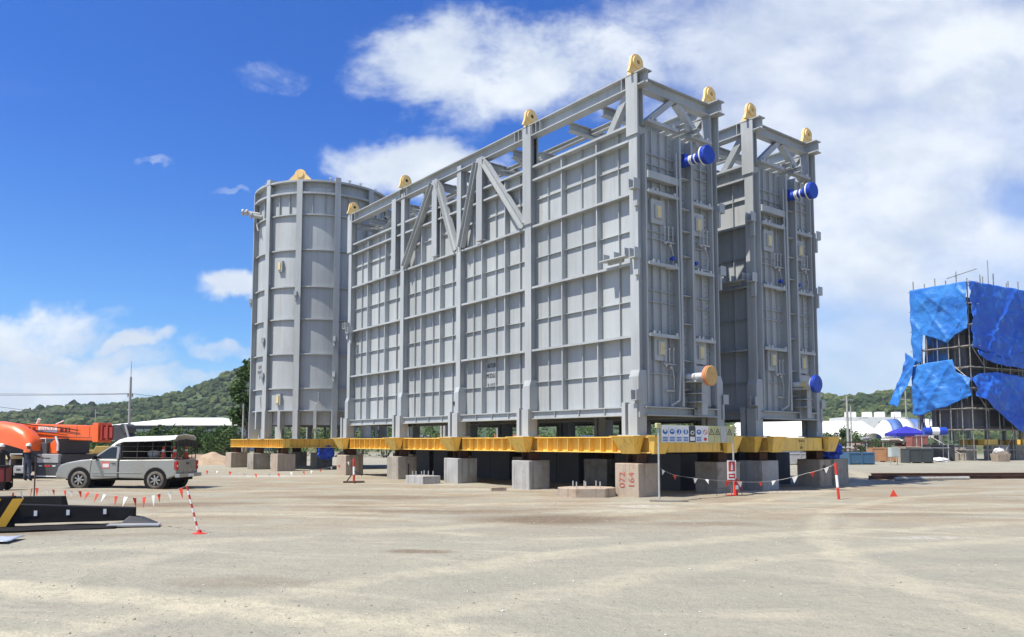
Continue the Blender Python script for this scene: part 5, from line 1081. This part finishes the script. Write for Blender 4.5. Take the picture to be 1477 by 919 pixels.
# left face: s grows away from the near corner
tarp('y', [(-.05, 16.9), (5.8, 17.0)], [(-.05, 12.4), (1.2, 11.9), (2.0, 11.2), (3.0, 11.7), (4.2, 12.2), (4.5, 12.4), (4.8, 9.7), (5.8, 9.3)], TB1, 'upper blue sheet with a ragged hem on the left face of the scaffold', 1)
tarp('y', [(-.1, 7.7), (1.3, 8.4), (1.6, 9.6), (2.8, 9.6), (4.4, 9.5), (5.9, 9.2)], [(-.1, 6.1), (1.4, 5.5), (3.2, 4.9), (4.8, 4.5), (6.0, 4.4)], TB1, 'lower lighter blue sheet sagging across the left face of the scaffold', 2, amp=.55)
o = tarp('y', [(5.4, 9.9), (6.6, 10.8)], [(5.1, 5.2), (7.4, 5.8)], TB1, 'loose blue flap hanging out from the left edge of the scaffold', 3, off=.3, amp=.5, nu=24); 
for v in o.data.vertices:
    f = max(0, (9.9 - v.co.z) / 5); v.co.y += 1.7 * f - .2; v.co.x -= .8 * f
tarp('x', [(-.1, 16.95), (9, 16.8), (17, 16.9)], [(-.1, 10.6), (2.5, 10.3), (5.0, 9.6), (7.6, 10.6), (17, 10.5)], TB2, 'large deep blue sheet over the top of the right face', 4, amp=.8, nu=150)
tarp('x', [(.9, 10.4), (6, 10.7), (17, 10.6)], [(.9, 9.9), (3.5, 9.1), (8, 9.0), (17, 9.0)], TB2, 'narrow folded blue sheet across the middle of the right face', 5, amp=.6, nu=110, nv=18)
tarp('x', [(-.1, 7.75), (1, 8.2), (4, 8.45), (8, 8.1), (17, 8.1)], [(-.1, 6.0), (1.6, 5.6), (4.4, 4.0), (7.0, 2.7), (17, 2.4)], TB2, 'lower deep blue sheet dipping to the right on the right face', 6, amp=.8, nu=140)
tarp('y', [(2.9, 12.9), (5.3, 12.9)], [(2.9, 9.6), (5.3, 9.2)], TB1, 'inner blue sheet seen behind the poles in the gap of the left face', 7, off=.2, amp=.3, nu=30, nv=30).location = SC + Matrix.Rotation(SRA, 3, 'Z') @ V3((1.5, 0, 0))
# drum, rolls and clutter at its foot
b = MB(); 
def roll(name, pos, rz, L, r, label, bands):
    t = empty(name, pos, rz, label, 'sheet roll'); n = len(bands)
    for i, m in enumerate(bands):
        b = MB(); b.lathe((L * i / n, 0, 0), (1, 0, 0), [(0, r * .9), (.03, r), (L / n - .03, r), (L / n, r * .9)], 16); b.build('roll_section', M[m], t, smooth=True)
roll('sheet_roll', at(1331, 72, 2.75), R(-6), 2.0, .36, 'blue and white banded roll on the rack left of the scaffold', ('blue_wrap', 'white', 'blue_wrap'))
b = MB()
for x in (0, 2.4): 
    for y in (0, .9): b.tube((x, y, 0), (x, y, 2.4), .04, n=6)
for z in (1.2, 2.36): b.box((-.1, -.1, z), (2.5, 1.0, z + .05))
o = b.build('pipe_rack', M['galv']); o.location = at(1328, 71.8); tag(o, 'small tube rack holding the banded roll', 'rack')
b = MB(); b.hexa([(-.5, -.5, 0), (.5, -.5, 0), (.5, .5, 0), (-.5, .5, 0), (-.6, -.6, .7), (.6, -.6, .7), (.6, .6, .7), (-.6, .6, .7)]); b.box((-.45, -.45, .701), (.45, .45, .9)); o = b.build('waste_bin', M['conc_b'], bevel=.02); o.location = at(1440, 71); tag(o, 'brown bin with white waste before the scaffold', 'bin')
crumple('white_sack', (*at(1438, 70.9)[:2], .95), (.45, .35, .28), M['white'], 'white sack lying on the brown bin', 'sack', 4)
crumple('white_sheet', (*at(1352, 69.5)[:2], .12), (.9, .5, .28), M['white'], 'white sheet heaped on the ground before the scaffold', 'sheet', 6)

# ------------------------------------------------------------------ laydown yard between the modules and the scaffold
def crate(px, Y, sx, sy, h, m, label, name='crate', cat='crate', rz=.1, rim=True):
    t = empty(name, at(px, Y), rz, label, cat); b = MB(); b.box((-sx / 2, -sy / 2, .08), (sx / 2, sy / 2, h)); b.build('body', m, t, bevel=.02)
    b = MB()
    for x in (-sx / 2, 0, sx / 2): b.box((x - .05, -sy / 2 - .04, 0), (x + .05, sy / 2 + .04, h + .02))
    b.box((-sx / 2 - .05, -sy / 2 - .03, h - .08), (sx / 2 + .05, sy / 2 + .03, h - .01)); b.build('rib', m, t); return t
crate(1233, 62, 2.0, 1.6, .95, mat('dull_blue_paint', (.05, .13, .22), .6, dirt=(.2, .18, .15), dirt_amt=.4), 'dull blue steel box right of the blue bundle', 'steel_box', 'box')
crate(1272, 70, 2.3, 1.2, 1.25, mat('orange_plywood', (.42, .22, .11), .8), 'orange brown crate behind the blue steel box', rz=-.1)
crate(1307, 69, 1.5, 1.5, 1.35, M['conc_b'], 'tan crate right of the grey cabinet', rz=.2)
crate(1320, 66, 2.0, 1.2, 1.2, mat('dark_machine_green', (.05, .06, .06), .7), 'dark scrap bin at the foot of the scaffold', 'scrap_bin', 'bin', .05)
crate(1350, 74, 2.2, 1.6, 1.5, M['dark'], 'dark steel box under the banded roll', 'steel_box', 'box')
crate(1320, 75, 1.4, 1.2, 2.3, mat('faded_red', (.30, .11, .09), .7), 'faded red container under the blue canopy', 'red_container', 'container', .0)
ecb = empty('electric_cabinet', at(1287, 60), .15, 'pale grey electric cabinet on two thin legs', 'cabinet')
b = MB(); b.box((-.35, -.2, .62), (.35, .2, 1.35)); b.build('case', mat('pale_green_grey', (.42, .47, .44), .5), ecb, bevel=.02)
b = MB(); b.box((-.31, -.215, .66), (.31, -.202, 1.31)); b.build('door', mat('pale_green_grey_door', (.45, .5, .47), .5), ecb)
for x in (-.28, .28): b = MB(); b.tube((x, 0, 0), (x, 0, .62), .03, n=6); b.build('leg', M['galv'], ecb)
rack = empty('storage_rack', at(1203, 75), R(4), 'long low rack of pipes and scrap behind the modules', 'rack')
b = MB()
for x in np.arange(0, 8, 1.0): b.box((x, 0, 0), (x + .08, .08, 1.75)); b.box((x, 1.0, 0), (x + .08, 1.08, 1.75))
b.box((-.2, -.05, 1.68), (7.5, .1, 1.8)); b.box((-.2, -.05, .8), (7.5, .1, .88)); b.build('frame', mat('rack_brown', (.07, .05, .04), .8), rack)
for i in range(26):
    b = MB(); x = rnd.uniform(0, 6.4); z = rnd.choice((.15, .95, 1.3, 1.9)) + rnd.uniform(0, .25); b.tube((x, rnd.uniform(0, .9), z), (x + rnd.uniform(.4, 1.5), rnd.uniform(0, .9), z + rnd.uniform(-.05, .1)), rnd.uniform(.05, .16), n=8)
    b.build('stored_pipe', rnd.choice((M['conc_b'], M['galv'], M['rust'], M['conc_l'], M['orange_rim'])), rack)
# further stores seen through the gap under the modules
for i, (px, Y, sx, h, m, lb) in enumerate(((1150, 62, 3.4, .9, M['grey_m'], 'grey steel box seen under the right hand girder'), (1127, 66, 2.2, 1.1, M['galv'], 'pale metal bin seen under the right hand girder'), (1100, 70, 3, 1.0, M['conc_b'], 'brown stack seen under the modules'), (690, 82, 3, 1.8, M['conc_b'], 'tan crate far behind the nearest module'), (600, 95, 4, 2.6, M['white'], 'white box seen through the gap below the nearest module'), (860, 80, 3, 2.4, mat('far_blue', (.08, .16, .4), .6), 'blue crate far behind the module stools'), (745, 90, 5, 2.6, M['orange_rim'], 'orange brown store far behind the nearest module'))):
    crate(px, Y, sx, 1.6, h, m, lb, rz=rnd.uniform(-.3, .3))
b = MB(); b.lathe((0, 0, 0), (0, 0, 1), [(0, .24), (.03, .24), (.03, .17), (.75, .03), (.76, .0)], 18); o = b.build('traffic_cone', M['rust'], smooth=True); o.location = at(1121, 39); o.scale = (1.4, 1.4, 1.9); tag(o, 'dark rusty cone standing between the far corner blocks', 'cone')
# striped tent and blue canopy
te = empty('striped_tent', at(1271, 92), R(-4), 'barrel roofed tent in blue and white stripes', 'tent'); n = 5; LT = 6.6
for i in range(n):
    b = MB(); m_ = 14; x0, x1 = LT * i / n, LT * (i + 1) / n
    f = lambda x, a: (x, 2.6 * -math.cos(a) + 2.6, 1.35 + (1.45 + .0) * math.sin(a) * (.82 + .18 * math.sin(math.pi * min(1, (x + .8) / 3.4) / 2)) - (.9 * max(0, 1 - x / 1.6) ** 2) * math.sin(a))
    for x in (x0, x1):
        for k in range(m_ + 1): b.v.append(f(x, math.pi * k / m_))
    b.f = [(k, k + 1, m_ + 2 + k, m_ + 1 + k) for k in range(m_)]; b.mi = [0] * len(b.f)
    o = b.build('stripe', M['white'] if i % 2 == 0 else mat('tent_blue', (.08, .16, .42), .6), te, smooth=True); md = o.modifiers.new('t', 'SOLIDIFY'); md.thickness = .04
b = MB()
for x in (.1, LT - .1):
    for y in (.05, 5.15): b.tube((x, y, 0), (x, y, 1.4), .05, n=6)
b.build('frame', M['galv'], te)
um = empty('blue_canopy', at(1306, 78), 0, 'low blue fabric canopy in front of the striped tent', 'canopy'); b = MB()
b.add([(0, 0, 2.95), (-1.6, -1.2, 2.3), (1.6, -1.2, 2.3), (1.6, 1.2, 2.3), (-1.6, 1.2, 2.3), (-1.6, -1.2, 2.05), (1.6, -1.2, 2.05), (1.6, 1.2, 2.05), (-1.6, 1.2, 2.05)], [(0, 1, 2), (0, 2, 3), (0, 3, 4), (0, 4, 1), (1, 5, 6, 2), (2, 6, 7, 3), (3, 7, 8, 4), (4, 8, 5, 1)])
o = b.build('fabric', mat('violet_blue_fabric', (.03, .03, .36), .6), um); md = o.modifiers.new('t', 'SOLIDIFY'); md.thickness = .03
for x in (-1.5, 1.5):
    for y in (-1.1, 1.1): b = MB(); b.tube((x, y, 0), (x, y, 2.35), .03, n=6); b.build('leg', M['galv'], um)

# ------------------------------------------------------------------ buildings far behind
def shed(name, p, rz, L, Wd, hw, hr, label, wallm, hip=.0, windows=()):
    t = empty(name, p, rz, label, 'building')
    b = MB(); b.box((0, 0, -.3), (L, Wd, hw)); b.build('wall', wallm, t)
    o_ = .8; z0 = hw + .003; b = MB(); pts = [(-o_, -o_, z0), (L + o_, -o_, z0), (L + o_, Wd + o_, z0), (-o_, Wd + o_, z0), (hip, Wd / 2, hr), (L - hip, Wd / 2, hr)]
    b.add(pts, [(0, 1, 5, 4), (2, 3, 4, 5), (1, 2, 5), (3, 0, 4), (3, 2, 1, 0)]); b.build('roof', mat('white_metal_roof', (.78, .77, .70), .5, var=.04, vs=.2), t)
    for (x0, x1, za, zb) in windows: b = MB(); b.box((x0, -.05, za), (x1, -.0 - .003, zb)); b.build('window', mat('dark_opening', (.06, .07, .08), .6), t)
    return t
te.scale = (1, 1, 1.62); um.scale = (1, 1, 1.14)
wl = mat('pale_wall', (.5, .52, .54), .7)
shed('warehouse', at(163, 150), R(0), 25, 22, 4.9, 6.7, 'wide white roofed warehouse among the shrubs at the left', wl, hip=8, windows=((1, 24, 4.2, 4.75),))
shed('white_shed', at(1172, 150), R(-3), 13.4, 14, 2.2, 5.9, 'low white roofed shed right of the modules', M['white'], hip=1.5)
shed('white_shed', at(1090, 95), R(8), 7.5, 8, 2.2, 5.4, 'low shed with a pale roof seen under the modules', M['grey_m'], hip=.5)
bl = empty('office_block', at(1218, 205), R(-4), 'white flat roofed block with a row of windows and roof tanks', 'building')
b = MB(); b.box((0, 0, -.3), (16, 12, 8.2)); b.build('wall', M['white'], bl)
for k in range(6): b = MB(); b.box((8.6 + k * 1.2, -.06, 5.6), (9.5 + k * 1.2, -.004, 7.0)); b.build('window', mat('grey_window', (.2, .22, .24), .3), bl)
for k in range(6): b = MB(); b.box((8.6 + k * 1.2, -.06, 3.2), (9.5 + k * 1.2, -.004, 4.6)); b.build('window', mat('grey_window', (.2, .22, .24), .3), bl)
for x, s in ((1.5, 2.2), (6.0, 1.8), (9.2, 1.9), (13.6, 1.6)): b = MB(); b.box((x, 2, 8.203), (x + s, 4.5, 9.6)); b.build('roof_tank', M['white'], bl, bevel=.05)
# ------------------------------------------------------------------ poles and wires
def pole(px, Y, h, r, label, arms=(), lamp=None, name='utility_pole'):
    t = empty(name, at(px, Y), 0, label, 'pole'); b = MB(); b.tube((0, 0, -.2), (0, 0, h), r, r * .62, n=10); b.build('shaft', M['conc_l'], t)
    for z, w_ in arms:
        b = MB(); b.box((-w_, -.05, z), (w_, .05, z + .1)); ar = b.build('cross_arm', M['galv'], t)
        for s in (-.8, 0, .8): b = MB(); b.tube((w_ * s, 0, z + .1), (w_ * s, 0, z + .35), .05, n=6); b.build('insulator', M['dark'], ar)
    if lamp: b = MB(); b.path([(0, 0, lamp[0]), (lamp[1] * .6, 0, lamp[0] + .7), (lamp[1], 0, lamp[0] + .8)], .05); b.cbox((lamp[1], 0, lamp[0] + .78), (.7, .25, .12)); b.build('lamp_arm', M['galv'], t)
    return t
pole(187, 70, 7.6, .15, 'concrete utility pole with a thin mast behind the crane boom', ((5.75, .25), (4.6, .22)))
b = MB(); b.tube((0, 0, 6.6), (0, 0, 9.0), .03, n=6); o = b.build('mast', M['galv'], [q for q in bpy.data.objects if q.name == 'utility_pole'][0])
pole(138, 110, 6.4, .09, 'small thin pole on the left before the hill'); pole(351, 62, 4.8, .09, 'thin pole beside the dark tree left of the round vessel')
pole(1222, 110, 8.2, .2, 'stout concrete pole before the right hand hill', ((7.6, .9),)); pole(1227, 105, 6.6, .12, 'thinner pole with a street lamp arm right of the stout pole', (), (4.2, 1.9), 'lamp_pole')
pole(1307, 120, 9.6, .16, 'leaning looking pole behind the striped tent', ((8.2, .6), (7.5, .5))); pole(1290, 130, 6.2, .1, 'short thin pole behind the striped tent')
WM = mat('black_cable', (.02, .02, .022), .6)
for i, (a, e, sg) in enumerate((((-28, 70, 6.4), (-34.2, 70, 6.0), .0), )): pass
def wire(p, q, sag, label):
    b = MB(); pts = [V3(p).lerp(V3(q), k / 24) - V3((0, 0, sag * 4 * (k / 24) * (1 - k / 24))) for k in range(25)]; b.path(pts, .018, 4); tag(b.build('overhead_wire', WM), label, 'wire', 'overhead power wires')
pp = V3(at(187, 70))
for z, zl, dx, lb in ((6.1, 6.4, -30, 'upper wire running left from the utility pole'), (6.05, 6.15, -30, 'second wire just under the upper one left of the pole'), (4.95, 4.0, -30, 'lower wire running left from the utility pole'), (4.9, 3.4, -30, 'lowest wire left of the utility pole')):
    wire(pp + V3((0, 0, z)), pp + V3((dx, -4, zl)), .25, lb)
wire(pp + V3((0, 0, 6.1)), pp + V3((30, 32, 6.2)), .9, 'upper wire running right from the utility pole'); wire(pp + V3((0, 0, 4.95)), pp + V3((30, 32, 5.2)), .9, 'lower wire running right from the utility pole')
wire(at(-60, 60, 5.0), at(60, 60, 4.1), .1, 'short wire crossing the sky at the left edge'); wire(at(-60, 60, 4.2), at(80, 62, 3.4), .1, 'faint low wire at the left edge before the hill')

# ------------------------------------------------------------------ vegetation of the middle distance
big_tree(at(357, 74), 9.3, 1.7, 11, 'tall dark tree rising beside the left edge of the round vessel')
sh = [(150, 84, 2.2, 3.2), (172, 90, 2.4, 3.4), (196, 84, 2.5, 3.0), (214, 80, 2.8, 2.4), (232, 84, 3.5, 1.9), (250, 82, 2.5, 3.0), (268, 86, 2.4, 3.2), (284, 80, 3.2, 1.8), (300, 82, 2.6, 3.2), (316, 78, 2.9, 2.6), (332, 80, 3.1, 2.6), (205, 88, 2.8, 3.2), (222, 90, 3.0, 3.2), (241, 92, 2.9, 3.4), (259, 90, 3.3, 3.0), (276, 92, 2.9, 3.2), (292, 88, 3.4, 3.0), (308, 90, 3.0, 3.0), (324, 86, 3.4, 3.0), (340, 84, 3.2, 3.0), (184, 92, 2.9, 3.2), (130, 80, 2.6, 3.2), (100, 84, 2.6, 3.2), (70, 86, 2.4, 3.4), (36, 88, 2.4, 3.4)]
for i, (px, Y, h, wd) in enumerate(sh):
    shrub(at(px, Y), h, wd, 100 + i, 'leafy shrub in the green row before the white warehouse' if px > 140 else 'low shrub behind the orange crane', 'shrubs along the left boundary')
sr = [(400, 96), (440, 100), (480, 92), (520, 98), (556, 90), (588, 94), (620, 90), (650, 96), (690, 104), (730, 100), (775, 98), (820, 104), (870, 100), (915, 96), (960, 92), (985, 96), (1010, 94), (1040, 98)]
for i, (px, Y) in enumerate(sr): shrub(at(px, Y), rnd.uniform(3.2, 4.6), 4.2, 200 + i, 'shrub glimpsed through the gap under the modules', 'shrubs behind the modules', n=1200)
hr_ = [(1185, 118, 3.0, 4), (1206, 122, 3.1, 4), (1217, 112, 3.9, 2), (1236, 118, 3.2, 4), (1252, 122, 3.0, 4.5), (1270, 116, 3.0, 4), (1290, 120, 2.8, 4.5), (1312, 122, 2.8, 4), (1160, 120, 3.0, 4), (1196, 114, 2.8, 3.6), (1226, 121, 3.0, 3.6), (1262, 112, 2.9, 3.6)]
for i, (px, Y, h, wd) in enumerate(hr_): shrub(at(px, Y), h, wd, 300 + i, 'low bush in the hedge before the white sheds' if i != 2 else 'taller bush at the foot of the stout pole', 'hedge before the white sheds')
# earth mound behind the pickup
b = MB(); nn = 26
for j in range(12):
    for i in range(nn): x = -4.2 + 8.4 * i / (nn - 1); y = -2 + 4 * j / 11; b.v.append((x, y, -.1 + max(0, (1 - (x / 4.2) ** 2) * (1 - (y / 2) ** 2)) * (.9 + .5 * noise.noise((x * .8, y * .8, 3))) + .08 * noise.noise((x * 3, y * 3, 1))))
b.f = [(j * nn + i, j * nn + i + 1, (j + 1) * nn + i + 1, (j + 1) * nn + i) for j in range(11) for i in range(nn - 1)]; b.mi = [0] * len(b.f)
o = b.build('earth_mound', mat('reddish_earth', (.34, .25, .17), .95, var=.2, vs=1, bump=.05, bs=3, dirt=(.12, .14, .04), dirt_amt=.5), smooth=True); o.location = at(300, 62); tag(o, 'low mound of reddish earth', 'mound', kind='structure')
# ------------------------------------------------------------------ the air over the yard
hz = bpy.data.materials.new('hazy_air'); hz.use_nodes = True; q = hz.node_tree; q.nodes.remove(q.nodes['Principled BSDF']); pv = q.nodes.new('ShaderNodeVolumePrincipled')
pv.inputs['Color'].default_value = (.86, .92, 1, 1); pv.inputs['Density'].default_value = .00016; pv.inputs['Anisotropy'].default_value = .2
q.links.new(pv.outputs[0], q.nodes['Material Output'].inputs['Volume'])
b = MB(); b.box((-2050, -650, -2.5), (2050, 2250, 150)); ho_ = b.build('haze', hz); tag(ho_, 'thin summer haze over the yard and hills', 'haze', kind='stuff')
